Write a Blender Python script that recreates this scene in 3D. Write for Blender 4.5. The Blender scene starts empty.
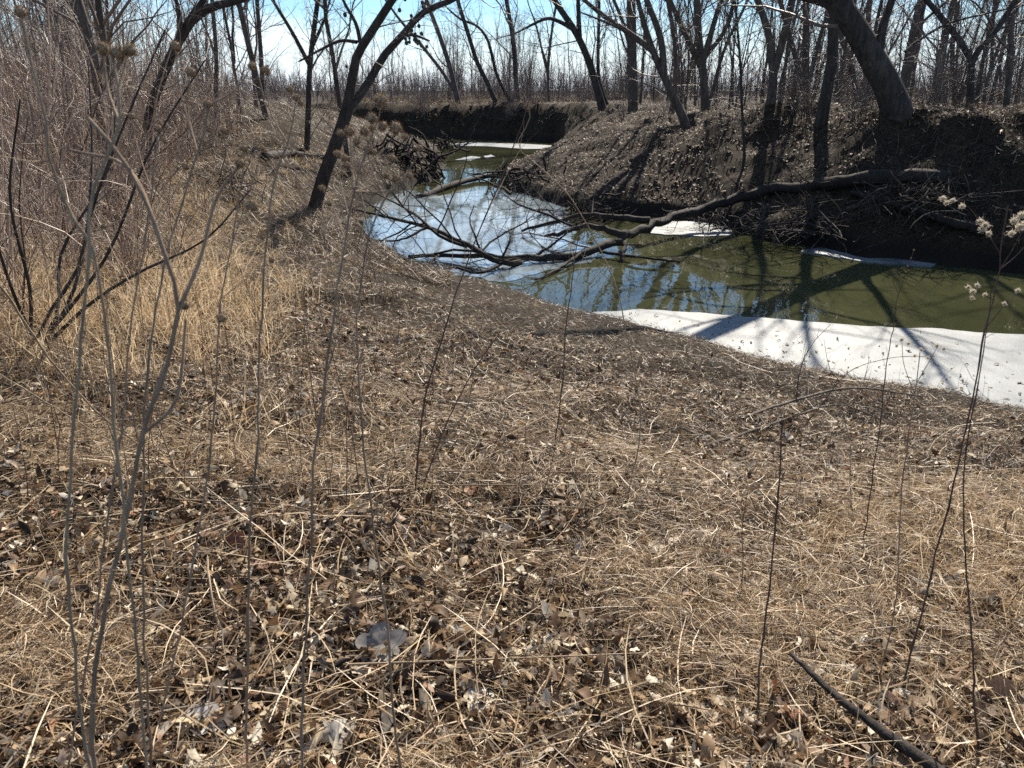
import bpy, math, random
import numpy as np
from mathutils import Vector

SEED = 7
rng = np.random.default_rng(SEED)
random.seed(SEED)
scene = bpy.context.scene
COL = scene.collection
PI = math.pi

# ------------------------------------------------------------------ camera model
CAMZ = 3.2
FPX = 770.0
PITCH = math.radians(20.9)
SP, CP = math.sin(PITCH), math.cos(PITCH)

def ray(px, py):
    v = py - 384.0
    return np.array([px - 512.0, FPX * CP - v * SP, -(FPX * SP + v * CP)])

def at(px, py, Y):
    r = ray(px, py)
    p = r * (Y / r[1])
    p[2] += CAMZ
    return p

def at_z(px, py, z):
    r = ray(px, py)
    k = (z - CAMZ) / r[2]
    p = r * k
    p[2] += CAMZ
    return p

# ------------------------------------------------------------------ noise
def _hash(ix, iy, s):
    n = np.sin(ix * 127.1 + iy * 311.7 + s * 74.7) * 43758.5453
    return n - np.floor(n)

def vnoise(x, y, s=0):
    ix, iy = np.floor(x), np.floor(y)
    fx, fy = x - ix, y - iy
    fx = fx * fx * (3 - 2 * fx)
    fy = fy * fy * (3 - 2 * fy)
    a, b = _hash(ix, iy, s), _hash(ix + 1, iy, s)
    c, d = _hash(ix, iy + 1, s), _hash(ix + 1, iy + 1, s)
    return (a * (1 - fx) + b * fx) * (1 - fy) + (c * (1 - fx) + d * fx) * fy

def fbm(x, y, s=0, o=3):
    r, a, t = 0, 1.0, 0
    for i in range(o):
        r = r + a * vnoise(x * 2 ** i, y * 2 ** i, s + i)
        t += a
        a *= .5
    return r / t

# ------------------------------------------------------------------ terrain
# shore vertices: x, y, bank height, bank run
NEAR = np.array([
    (70, -10, 2.2, 12), (30, -2, 2.1, 12), (16, 2.6, 2.0, 11), (9, 5.4, 2.0, 11), (5.4, 7.15, 2.0, 11),
    (3.9, 8.1, 2.0, 11), (2.9, 8.9, 2.0, 11), (2.0, 9.9, 2.0, 11), (1.2, 10.9, 2.0, 11), (.55, 11.3, 2.0, 10),
    (.1, 12.3, 2.0, 10), (-.7, 12.9, 2.0, 10), (-1.4, 13.3, 2.1, 10), (-2.1, 14.6, 2.2, 9),
    (-2.9, 16.3, 2.6, 8.5), (-3.6, 18.3, 2.75, 8), (-4.1, 21, 2.8, 7.5), (-4.3, 24.4, 2.8, 7.5), (-3.5, 27.5, 2.7, 7),
    (-3.0, 31, 2.5, 6), (-3.3, 37, 2.2, 6), (-4.0, 44, 2.1, 6), (-6.5, 49.5, 2.1, 5), (-14, 54, 2.1, 5), (-60, 60, 2.2, 5)], float)
FAR = np.array([
    (70, 2, 2.7, 2.6), (34, 6, 2.7, 2.6), (22, 9.5, 2.7, 2.6), (14, 12.2, 2.7, 2.6), (9.6, 14.2, 2.7, 2.6),
    (7.2, 15.5, 2.6, 2.7), (6.0, 17.6, 2.6, 3.2), (4.9, 20.0, 2.6, 5), (3.2, 21.2, 2.6, 8), (1.9, 22.2, 2.6, 10),
    (.9, 24.5, 2.5, 10), (-.1, 27.5, 2.5, 9), (-.5, 30, 2.4, 8), (-.1, 33, 2.4, 6.5), (.9, 36.4, 2.3, 5.5),
    (2.2, 42, 2.3, 3.5), (3.3, 48, 2.2, 2.4), (2.9, 52, 2.2, 1.6), (-.5, 55, 2.2, 1.4), (-8, 59, 2.2, 1.4), (-60, 67, 2.2, 2)], float)
POLY = np.vstack([NEAR[:, :2], FAR[::-1, :2]])

def seg_query(x, y, L):
    best = np.full(x.shape, 1e18)
    B = np.zeros_like(x)
    R = np.zeros_like(x)
    for a, b in zip(L[:-1], L[1:]):
        dx, dy = b[0] - a[0], b[1] - a[1]
        t = np.clip(((x - a[0]) * dx + (y - a[1]) * dy) / (dx * dx + dy * dy), 0, 1)
        d = (x - a[0] - t * dx) ** 2 + (y - a[1] - t * dy) ** 2
        m = d < best
        best = np.where(m, d, best)
        B = np.where(m, a[2] + (b[2] - a[2]) * t, B)
        R = np.where(m, a[3] + (b[3] - a[3]) * t, R)
    return np.sqrt(best), B, R

def inside(x, y):
    c = np.zeros(x.shape, bool)
    n = len(POLY)
    for i in range(n):
        (x1, y1), (x2, y2) = POLY[i], POLY[(i + 1) % n]
        if y1 == y2:
            continue
        m = (y1 > y) != (y2 > y)
        c ^= m & (x < (x2 - x1) * (y - y1) / (y2 - y1) + x1)
    return c

def sstep(t):
    t = np.clip(t, 0, 1)
    return t * t * (3 - 2 * t)

def shore(x, y):
    """(signed distance to the water's edge, weight of the near bank)"""
    x = np.asarray(x, float); y = np.asarray(y, float)
    wob = (fbm(x * .9, y * .9, 3, 2) - .5) * .7
    xx, yy = x + wob, y + (fbm(x * .9, y * .9, 9, 2) - .5) * .7
    dn, Bn, Rn = seg_query(xx, yy, NEAR)
    df, Bf, Rf = seg_query(xx, yy, FAR)
    ins = inside(xx, yy)
    return dn, Bn, Rn, df, Bf, Rf, ins

def height(x, y):
    x = np.asarray(x, float); y = np.asarray(y, float)
    dn, Bn, Rn, df, Bf, Rf, ins = shore(x, y)
    def prof(d, B, R, lip, p):
        t = np.clip(d / R, 0, 1)
        return lip * sstep(d / .22) + (B - lip) * (1 - (1 - t) ** p)
    hn = prof(dn, Bn, Rn, .2, 1.35)
    hf = prof(df, Bf, Rf, .25, np.clip(1 + (Rf - 3) * .12, 1.0, 1.5))
    # slumps and bays along the cut bank
    sl_ = fbm(x * .45, y * .45, 61, 3)
    hf = prof(df, Bf * (.78 + .44 * fbm(x * .3, y * .3, 67, 3)), Rf * (.62 + .8 * sl_), .25, np.clip(1 + (Rf - 3) * .12, 1.0, 1.5))
    wn = 1 / (dn + .05) ** 4
    wf = 1 / (df + .05) ** 4
    hg = (wn * hn + wf * hf) / (wn + wf)
    d = np.minimum(dn, df)
    amp = np.clip(d / 3.0, .15, 1)
    bumps = (fbm(x * .35, y * .35, 21, 3) - .5) * .42 * amp + (fbm(x * 1.7, y * 1.7, 31, 2) - .5) * .13 * amp \
        + (fbm(x * 6, y * 6, 41, 3) - .5) * .075 * np.clip(d / 1.0, .3, 1)
    near = np.exp(-(x * x + y * y) / 9)
    bumps = bumps * (1 - .6 * near)
    hg = np.maximum(hg + bumps, .04)
    far = np.sqrt(x * x + y * y)
    hg = hg + np.clip((far - 70) / 150, 0, 1) * .3
    hw = -.75 * sstep(d / 1.6) - .02
    return np.where(ins, hw, hg)

def h1(x, y):
    return float(height(np.array([x]), np.array([y]))[0])

def ground_hit(px, py):
    r = ray(px, py)
    r = r / r[1]
    ys = np.concatenate([np.arange(.6, 30, .04), np.arange(30, 90, .2)])
    z = CAMZ + r[2] * ys
    hh = np.maximum(height(r[0] * ys, ys), 0)
    k = np.argmax(z <= hh)
    if not (z <= hh).any():
        k = len(ys) - 1
    return np.array([r[0] * ys[k], ys[k], hh[k]])

# ------------------------------------------------------------------ mesh helpers
class MB:
    def __init__(self):
        self.V, self.Q, self.T, self.n = [], [], [], 0

    def add(self, V, Q=None, T=None):
        V = np.asarray(V, float).reshape(-1, 3)
        if Q is not None and len(Q):
            self.Q.append(np.asarray(Q, np.int64).reshape(-1, 4) + self.n)
        if T is not None and len(T):
            self.T.append(np.asarray(T, np.int64).reshape(-1, 3) + self.n)
        self.V.append(V)
        self.n += len(V)

    def tubes(self, P, R, s=3, caps=False):
        P = np.asarray(P, float); R = np.asarray(R, float)
        if P.ndim == 2:
            P = P[None]; R = R[None]
        n, k, _ = P.shape
        T = np.gradient(P, axis=1)
        T /= np.linalg.norm(T, axis=2, keepdims=True) + 1e-12
        mt = np.abs(T.mean(axis=1))
        ref = np.zeros((n, 3))
        ref[np.arange(n), np.argmin(mt, axis=1)] = 1
        U = np.cross(T, ref[:, None, :])
        U /= np.linalg.norm(U, axis=2, keepdims=True) + 1e-12
        W = np.cross(T, U)
        a = np.arange(s) * 2 * PI / s
        ring = U[:, :, None, :] * np.cos(a)[None, None, :, None] + W[:, :, None, :] * np.sin(a)[None, None, :, None]
        V = P[:, :, None, :] + ring * (R[:, :, None, None] if R.ndim == 2 else R[..., None])
        idx = np.arange(n * k * s).reshape(n, k, s)
        A, B = idx[:, :-1, :], idx[:, 1:, :]
        Q = np.stack([A, np.roll(A, -1, 2), np.roll(B, -1, 2), B], -1)
        V = V.reshape(-1, 3)
        Tt = None
        if caps:
            ex, tt = [], []
            b = len(V)
            for i in range(n):
                for (j, fl) in ((0, 1), (k - 1, 0)):
                    ex.append(P[i, j])
                    for q in range(s):
                        q2 = (q + 1) % s
                        tt.append((idx[i, j, q2], idx[i, j, q], b) if fl else (idx[i, j, q], idx[i, j, q2], b))
                    b += 1
            V = np.vstack([V, np.array(ex)])
            Tt = np.array(tt)
        self.add(V, Q.reshape(-1, 4), Tt)

    def ribbons(self, P, W, N=None):
        """P (n,k,3) W (n,k) half widths; N optional approximate face normals (n,3)"""
        n, k, _ = P.shape
        T = np.gradient(P, axis=1)
        if N is None:
            N = rng.normal(size=(n, 3))
        S = np.cross(T, N[:, None, :])
        S /= np.linalg.norm(S, axis=2, keepdims=True) + 1e-12
        V = np.stack([P - S * W[..., None], P + S * W[..., None]], 2)
        idx = np.arange(n * k * 2).reshape(n, k, 2)
        Q = np.stack([idx[:, :-1, 0], idx[:, :-1, 1], idx[:, 1:, 1], idx[:, 1:, 0]], -1)
        self.add(V.reshape(-1, 3), Q.reshape(-1, 4))

    def mesh(self, name, mat, smooth=True):
        me = bpy.data.meshes.new(name)
        V = np.vstack(self.V)
        Q = np.vstack(self.Q) if self.Q else np.zeros((0, 4), np.int64)
        T = np.vstack(self.T) if self.T else np.zeros((0, 3), np.int64)
        me.vertices.add(len(V))
        me.vertices.foreach_set('co', V.astype(np.float32).ravel())
        lp = np.concatenate([Q.ravel(), T.ravel()]).astype(np.int32)
        me.loops.add(len(lp))
        me.loops.foreach_set('vertex_index', lp)
        me.polygons.add(len(Q) + len(T))
        st = np.concatenate([np.arange(len(Q)) * 4, len(Q) * 4 + np.arange(len(T)) * 3]).astype(np.int32)
        me.polygons.foreach_set('loop_start', st)
        me.polygons.foreach_set('use_smooth', np.full(len(st), smooth))
        me.update(calc_edges=True)
        me.validate()
        if mat:
            me.materials.append(mat)
        return me

    def build(self, name, mat, parent=None, smooth=True, origin=None):
        if origin is not None:
            o3 = np.asarray(origin, float)
            self.V = [v - o3 for v in self.V]
        o = bpy.data.objects.new(name, self.mesh(name, mat, smooth))
        COL.objects.link(o)
        if origin is not None and parent is None:
            o.location = origin
        if parent:
            o.parent = parent
        return o

def tag(o, label=None, cat=None, group=None, kind=None):
    if label: o['label'] = label
    if cat: o['category'] = cat
    if group: o['group'] = group
    if kind: o['kind'] = kind
    return o

def thing(name, loc, label, cat, group=None):
    o = bpy.data.objects.new(name, None)
    o.empty_display_size = .1
    COL.objects.link(o)
    o.location = [float(v) for v in loc]
    return tag(o, label, cat, group)

def copy_thing(src, loc, rz, sc, label=None, group=None):
    c = src.copy()
    COL.objects.link(c)
    c.location = [float(v) for v in loc]
    c.rotation_euler = (0, 0, rz)
    c.scale = (sc, sc, sc)
    if label: c['label'] = label
    if group: c['group'] = group
    for ch in list(src.children):
        d = ch.copy()
        COL.objects.link(d)
        d.parent = c
    return c

# ------------------------------------------------------------------ materials
def newmat(name):
    m = bpy.data.materials.new(name)
    m.use_nodes = True
    nt = m.node_tree
    nt.nodes.clear()
    out = nt.nodes.new('ShaderNodeOutputMaterial')
    return m, nt, out

def N(nt, t, **kw):
    n = nt.nodes.new(t)
    for k, v in kw.items():
        if k in n.inputs:
            n.inputs[k].default_value = v
        else:
            setattr(n, k, v)
    return n

def ramp(nt, stops, fac, interp='LINEAR'):
    r = nt.nodes.new('ShaderNodeValToRGB')
    r.color_ramp.interpolation = interp
    e = r.color_ramp.elements
    e[0].position, e[0].color = stops[0][0], (*stops[0][1], 1)
    e[1].position, e[1].color = stops[1][0], (*stops[1][1], 1)
    for p, c in stops[2:]:
        q = e.new(p)
        q.color = (*c, 1)
    nt.links.new(fac, r.inputs['Fac'])
    return r.outputs['Color']

def noise(nt, scale, detail=4, rough=.6, vec=None, stretch=None):
    if vec is None:
        vec = N(nt, 'ShaderNodeNewGeometry').outputs['Position']
    if stretch:
        mp = N(nt, 'ShaderNodeMapping')
        mp.inputs['Scale'].default_value = stretch
        nt.links.new(vec, mp.inputs['Vector'])
        vec = mp.outputs['Vector']
    n = N(nt, 'ShaderNodeTexNoise', Scale=scale, Detail=detail, Roughness=rough)
    nt.links.new(vec, n.inputs['Vector'])
    return n.outputs['Fac']

def g(v):
    return (v, v, v)

def mat_bark(name, c1, c2, scale=1.0, bump=.6):
    m, nt, out = newmat(name)
    tc = N(nt, 'ShaderNodeTexCoord').outputs['Object']
    f = noise(nt, 14 * scale, 6, .7, tc, (1, 1, .18))
    f2 = noise(nt, 2.2, 3, .6, tc)
    c = ramp(nt, [(.3, c1), (.7, c2)], f)
    c2n = ramp(nt, [(.35, g(.65)), (.7, g(1.15))], f2)
    mx = N(nt, 'ShaderNodeMix', data_type='RGBA', blend_type='MULTIPLY')
    mx.inputs['Factor'].default_value = 1
    nt.links.new(c, mx.inputs['A']); nt.links.new(c2n, mx.inputs['B'])
    b = N(nt, 'ShaderNodeBsdfPrincipled', Roughness=.85)
    b.inputs['Specular IOR Level'].default_value = .25
    nt.links.new(mx.outputs['Result'], b.inputs['Base Color'])
    bp = N(nt, 'ShaderNodeBump', Strength=bump, Distance=.03)
    nt.links.new(f, bp.inputs['Height']); nt.links.new(bp.outputs['Normal'], b.inputs['Normal'])
    nt.links.new(b.outputs['BSDF'], out.inputs['Surface'])
    return m

def mat_island(name, stops, transl=.3, rough=.6, spec=.3, interp='LINEAR', nscale=None):
    """colour by connected piece, some light passing through"""
    m, nt, out = newmat(name)
    ri = N(nt, 'ShaderNodeNewGeometry').outputs['Random Per Island']
    c = ramp(nt, stops, ri, interp)
    if nscale:
        f = noise(nt, nscale, 3)
        k = ramp(nt, [(.35, g(.7)), (.65, g(1.15))], f)
        mx = N(nt, 'ShaderNodeMix', data_type='RGBA', blend_type='MULTIPLY')
        mx.inputs['Factor'].default_value = 1
        nt.links.new(c, mx.inputs['A']); nt.links.new(k, mx.inputs['B'])
        c = mx.outputs['Result']
    b = N(nt, 'ShaderNodeBsdfPrincipled', Roughness=rough)
    b.inputs['Specular IOR Level'].default_value = spec
    nt.links.new(c, b.inputs['Base Color'])
    if transl > 0:
        t = N(nt, 'ShaderNodeBsdfTranslucent')
        nt.links.new(c, t.inputs['Color'])
        ms = N(nt, 'ShaderNodeMixShader', Fac=transl)
        nt.links.new(b.outputs['BSDF'], ms.inputs[1]); nt.links.new(t.outputs['BSDF'], ms.inputs[2])
        nt.links.new(ms.outputs['Shader'], out.inputs['Surface'])
    else:
        nt.links.new(b.outputs['BSDF'], out.inputs['Surface'])
    return m

def mat_ground():
    m, nt, out = newmat('soil_and_thatch')
    f1 = noise(nt, .55, 4, .6)
    f2 = noise(nt, 26, 5, .75)
    f3 = noise(nt, 4.5, 4, .6)
    a = ramp(nt, [(.36, (.012, .009, .006)), (.56, (.05, .035, .021)), (.76, (.17, .123, .07))], f2)
    b = ramp(nt, [(.36, (.014, .010, .007)), (.58, (.05, .036, .023)), (.78, (.13, .095, .06))], f2)
    mx = N(nt, 'ShaderNodeMix', data_type='RGBA')
    r = ramp(nt, [(.35, g(0)), (.65, g(1))], f1)
    nt.links.new(r, mx.inputs['Factor']); nt.links.new(a, mx.inputs['A']); nt.links.new(b, mx.inputs['B'])
    k = ramp(nt, [(.3, g(.6)), (.7, g(1.2))], f3)
    m2 = N(nt, 'ShaderNodeMix', data_type='RGBA', blend_type='MULTIPLY')
    m2.inputs['Factor'].default_value = 1
    nt.links.new(mx.outputs['Result'], m2.inputs['A']); nt.links.new(k, m2.inputs['B'])
    geo = N(nt, 'ShaderNodeNewGeometry')
    sxyz = N(nt, 'ShaderNodeSeparateXYZ')
    nt.links.new(geo.outputs['Position'], sxyz.inputs[0])
    zz = N(nt, 'ShaderNodeMath', operation='MULTIPLY_ADD')
    nt.links.new(f3, zz.inputs[0]); zz.inputs[1].default_value = -.5
    nt.links.new(sxyz.outputs['Z'], zz.inputs[2])
    wet = ramp(nt, [(0, g(1)), (.16, g(0))], zz.outputs[0])
    m3 = N(nt, 'ShaderNodeMix', data_type='RGBA')
    m3.inputs['B'].default_value = (.022, .017, .013, 1)
    nt.links.new(wet, m3.inputs['Factor']); nt.links.new(m2.outputs['Result'], m3.inputs['A'])
    p = N(nt, 'ShaderNodeBsdfPrincipled', Roughness=.9)
    p.inputs['Specular IOR Level'].default_value = .15
    nt.links.new(m3.outputs['Result'], p.inputs['Base Color'])
    bp = N(nt, 'ShaderNodeBump', Strength=.9, Distance=.05)
    nt.links.new(f2, bp.inputs['Height']); nt.links.new(bp.outputs['Normal'], p.inputs['Normal'])
    nt.links.new(p.outputs['BSDF'], out.inputs['Surface'])
    return m

def mat_water():
    m, nt, out = newmat('murky_water')
    f = noise(nt, .35, 3, .5)
    c = ramp(nt, [(.35, (.036, .039, .018)), (.7, (.060, .062, .030))], f)
    p = N(nt, 'ShaderNodeBsdfPrincipled', Roughness=.02, IOR=1.34)
    nt.links.new(c, p.inputs['Base Color'])
    w = noise(nt, 2.2, 3, .5, None, (1, .45, 1))
    bp = N(nt, 'ShaderNodeBump', Strength=.10, Distance=.05)
    nt.links.new(w, bp.inputs['Height']); nt.links.new(bp.outputs['Normal'], p.inputs['Normal'])
    nt.links.new(p.outputs['BSDF'], out.inputs['Surface'])
    return m

def mat_ice(name, c1, c2, rough=.55):
    m, nt, out = newmat(name)
    f = noise(nt, 1.6, 5, .65)
    f2 = noise(nt, 34, 3, .6)
    c = ramp(nt, [(.32, c1), (.62, c2)], f)
    k = ramp(nt, [(.36, g(.86)), (.55, g(1.0))], f2)
    f4 = noise(nt, .55, 6, .7)
    bl = ramp(nt, [(.32, (.42, .47, .49)), (.44, (.8, .83, .84)), (.56, g(1.0))], f4)
    mk = N(nt, 'ShaderNodeMix', data_type='RGBA', blend_type='MULTIPLY')
    mk.inputs['Factor'].default_value = 1
    nt.links.new(k, mk.inputs['A']); nt.links.new(bl, mk.inputs['B'])
    k = mk.outputs['Result']
    m2 = N(nt, 'ShaderNodeMix', data_type='RGBA', blend_type='MULTIPLY')
    m2.inputs['Factor'].default_value = 1
    nt.links.new(c, m2.inputs['A']); nt.links.new(k, m2.inputs['B'])
    p = N(nt, 'ShaderNodeBsdfPrincipled', Roughness=rough, IOR=1.31)
    nt.links.new(m2.outputs['Result'], p.inputs['Base Color'])
    bp = N(nt, 'ShaderNodeBump', Strength=.25, Distance=.01)
    nt.links.new(f2, bp.inputs['Height']); nt.links.new(bp.outputs['Normal'], p.inputs['Normal'])
    nt.links.new(p.outputs['BSDF'], out.inputs['Surface'])
    return m

BARK = mat_bark('bark_grey_brown', (.045, .036, .03), (.17, .14, .115))
BARK_DARK = mat_bark('bark_dark', (.022, .018, .016), (.095, .078, .067))
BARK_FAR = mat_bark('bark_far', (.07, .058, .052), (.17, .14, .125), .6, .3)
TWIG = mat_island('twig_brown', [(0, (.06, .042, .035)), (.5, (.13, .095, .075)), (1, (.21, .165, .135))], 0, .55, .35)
TWIG_FAR = mat_island('twig_far', [(0, (.10, .077, .07)), (1, (.23, .185, .165))], 0, .8, .2)  # lightened twig brown, with aerial haze put into the colour
SHRUB = mat_island('shrub_twig', [(0, (.06, .037, .028)), (.4, (.18, .118, .086)), (.75, (.35, .25, .18)), (1, (.60, .47, .34))], 0, .42, .5)
WETWOOD = mat_bark('wet_dead_wood', (.012, .010, .009), (.05, .040, .033))
OLDWOOD = mat_bark('weathered_wood', (.06, .048, .038), (.22, .18, .14))
STALK = mat_bark('dead_stalk', (.18, .12, .08), (.44, .32, .22), 3, .3)
STALK_RED = mat_bark('dead_stalk_reddish', (.075, .045, .035), (.18, .115, .085), 3, .2)
STALK_PALE = mat_bark('dead_stalk_pale', (.24, .17, .105), (.48, .37, .25), 3, .3)
STRAW = mat_island('straw', [(0, (.05, .030, .017)), (.3, (.18, .113, .058)), (.55, (.38, .258, .138)), (.8, (.56, .425, .265)), (1, (.72, .59, .42))], .25, .45, .4)
THATCH = mat_island('thatch', [(0, (.035, .023, .014)), (.5, (.125, .085, .050)), (.85, (.27, .19, .115)), (1, (.46, .35, .22))], .2, .5, .4)
BANKGRASS = mat_island('bank_grass', [(0, (.04, .027, .019)), (.6, (.11, .076, .05)), (1, (.24, .17, .105))], .15, .6, .3)  # darker brown than the thatch: the right bank's shade put into the colour
GOLD = mat_island('golden_grass', [(0, (.18, .11, .05)), (.4, (.47, .34, .20)), (1, (.76, .63, .44))], .5, .5, .4)
LEAF = mat_island('dead_leaf', [(0, (.022, .014, .009)), (.3, (.075, .044, .024)), (.52, (.16, .093, .05)), (.7, (.34, .225, .125)),
                                (.84, (.52, .42, .28)), (.95, (.74, .67, .54)), (1, (.30, .11, .04))], .28, .6, .3, nscale=40)
BANKLEAF = mat_island('bank_leaf', [(0, (.05, .034, .024)), (.5, (.14, .094, .062)), (.85, (.21, .15, .105)), (1, (.28, .21, .15))], .15, .65, .25)
FLUFF = mat_island('seed_fluff', [(0, (.55, .46, .34)), (1, (.78, .72, .60))], .4, .7, .1)
BURR = mat_island('burr_brown', [(0, (.15, .095, .055)), (.6, (.30, .205, .12)), (1, (.58, .45, .31))], .4, .7, .2)
WATER = mat_water()
ICE = mat_ice('white_ice', (.14, .156, .165), (.23, .248, .258))
GROUND = mat_ground()

# ------------------------------------------------------------------ ground and water
def axis(a0, a1, step, lo, hi, gr=1.09, g0=1.02, mid=62):
    c = list(np.arange(a0, a1 + 1e-6, step))
    s = step
    while c[-1] < hi:
        s = min(s * (g0 if c[-1] < mid else gr), 60)
        c.append(c[-1] + s)
    s = step
    while c[0] > lo:
        s = min(s * gr, 60)
        c.insert(0, c[0] - s)
    return np.array(c)

xs = axis(-9, 12, .11, -650, 650, 1.09, 1.05, 24)
ys = axis(-1.5, 26, .11, -120, 800)
XX, YY = np.meshgrid(xs, ys)
ZZ = height(XX.ravel(), YY.ravel())
mb = MB()
nx, ny = len(xs), len(ys)
idx = np.arange(nx * ny).reshape(ny, nx)
mb.add(np.stack([XX.ravel(), YY.ravel(), ZZ], -1),
       np.stack([idx[:-1, :-1], idx[:-1, 1:], idx[1:, 1:], idx[1:, :-1]], -1).reshape(-1, 4))
tag(mb.build('ground', GROUND), kind='structure')

mb = MB()
mb.add([(-62, -14, 0), (72, -14, 0), (72, 70, 0), (-62, 70, 0)], [(0, 1, 2, 3)])
tag(mb.build('water', WATER, smooth=False), kind='structure')

# ------------------------------------------------------------------ ice
def ice_sheet(name, outline, label, group, thick=.035, top=.022, rag=.18):
    """outline of world xy points; subdivided and roughened; a thin slab floating on the water"""
    P = np.array(outline, float)
    pts = []
    m = len(P)
    for i in range(m):
        a, b = P[i], P[(i + 1) % m]
        k = max(2, int(np.linalg.norm(b - a) / .12))
        for t in np.arange(k) / k:
            pts.append(a + (b - a) * t)
    pts = np.array(pts)
    pts += np.stack([fbm(pts[:, 0] * 3, pts[:, 1] * 3, 5) - .5, fbm(pts[:, 0] * 3, pts[:, 1] * 3, 15) - .5], -1) * rag
    k = len(pts)
    me = bpy.data.meshes.new(name)
    c = pts.mean(axis=0)
    v = [(p[0] - c[0], p[1] - c[1], top) for p in pts] + [(p[0] - c[0], p[1] - c[1], top - thick) for p in pts]
    f = [list(range(k)), list(range(2 * k - 1, k - 1, -1))]
    for i in range(k):
        j = (i + 1) % k
        f.append([i, i + k, j + k, j])
    me.from_pydata(v, [], f)
    me.materials.append(ICE)
    me.update()
    o = bpy.data.objects.new(name, me)
    COL.objects.link(o)
    o.location = (c[0], c[1], 0)
    # let the outline run anticlockwise so normals face up
    if me.polygons[0].normal.z < 0:
        me.flip_normals()
    return tag(o, label, 'ice', group)

def mat_film():
    m, nt, out = newmat('wet_thin_ice')
    f = noise(nt, .9, 5, .6, None, (1, .35, 1))
    c = ramp(nt, [(.30, (.045, .048, .026)), (.42, (.14, .17, .185)), (.6, (.30, .37, .42))], f)
    p = N(nt, 'ShaderNodeBsdfPrincipled', Roughness=.045, IOR=1.75)
    nt.links.new(c, p.inputs['Base Color'])
    w = noise(nt, 1.1, 2, .5)
    bp = N(nt, 'ShaderNodeBump', Strength=.08, Distance=.05)
    nt.links.new(w, bp.inputs['Height']); nt.links.new(bp.outputs['Normal'], p.inputs['Normal'])
    nt.links.new(p.outputs['BSDF'], out.inputs['Surface'])
    return m
FILM = mat_film()

def wpx(lst, z=0.0):
    return [at_z(px, py, z)[:2] for px, py in lst]

near_edge = [(p[0] - .35, p[1] - .45) for p in NEAR[2:10, :2]]
outer = wpx([(575, 318), (600, 313), (640, 311), (700, 314), (780, 321), (860, 327), (940, 331), (1024, 336)])
ice_sheet('ice_sheet', [(16, 6.8)] + near_edge + [tuple(p) for p in outer] + [(11.5, 8.9)],
          'long white sheet of ice along the near shore, striped with tree shadows', 'ice on the stream')
ice_sheet('ice_sheet', wpx([(640, 233), (664, 235), (705, 237), (730, 236), (733, 227), (700, 222), (660, 222)]),
          'small white shelf of ice under the far bank beside the fallen trunk', 'ice on the stream')
ice_sheet('ice_sheet', wpx([(428, 144.2), (470, 142.8), (520, 144), (562, 146.3), (566, 148.8), (525, 149.2), (490, 146.6), (440, 145.6)]),
          'thin white strip of ice at the far bend of the stream', 'ice on the stream')
ice_sheet('ice_sheet', wpx([(456, 160), (470, 156.5), (481, 157.5), (470, 161)]),
          'small narrow ice floe in the green water before the bend', 'ice on the stream')
ice_sheet('ice_sheet', wpx([(473, 158), (480, 155.5), (482, 156.5), (478, 158.5)]) if False else wpx([(484, 156.5), (492, 155), (494, 157), (487, 158.5)]),
          'tiniest ice floe, just right of the narrow floe before the bend', 'ice on the stream')
ice_sheet('ice_sheet', wpx([(800, 252), (860, 262), (930, 268), (935, 264), (880, 258), (820, 248)]),
          'dull grey sliver of ice under the dark far bank', 'ice on the stream')
ice_sheet('ice_sheet', wpx([(372, 190), (395, 186), (398, 189), (376, 194)]),
          'small pale ice patch against the left shore by the driftwood', 'ice on the stream')

fo = ice_sheet('ice_sheet', wpx([(372, 205), (405, 190), (440, 196), (500, 188), (560, 205), (575, 216), (560, 235), (600, 250), (590, 262), (562, 267), (540, 273), (522, 278), (500, 282), (470, 276), (430, 268), (400, 255), (380, 240), (372, 222)]),
          'wet bluish sheet of thin ice spread under the dark boughs', 'ice on the stream', .020, .008, .4)
fo.data.materials[0] = FILM

# ------------------------------------------------------------------ branching
def resample(P, k):
    P = np.asarray(P, float)
    # Catmull-Rom through the points, then even spacing
    if len(P) > 2:
        E = np.vstack([2 * P[0] - P[1], P, 2 * P[-1] - P[-2]])
        out = []
        for i in range(1, len(E) - 2):
            for t in np.arange(8) / 8:
                a, b, c, d = E[i - 1], E[i], E[i + 1], E[i + 2]
                out.append(.5 * ((2 * b) + (c - a) * t + (2 * a - 5 * b + 4 * c - d) * t * t + (3 * b - a - 3 * c + d) * t ** 3))
        out.append(P[-1])
        P = np.array(out)
    s = np.concatenate([[0], np.cumsum(np.linalg.norm(np.diff(P, axis=0), axis=1))])
    u = np.linspace(0, s[-1], k)
    return np.stack([np.interp(u, s, P[:, i]) for i in range(3)], -1), s[-1]

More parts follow.
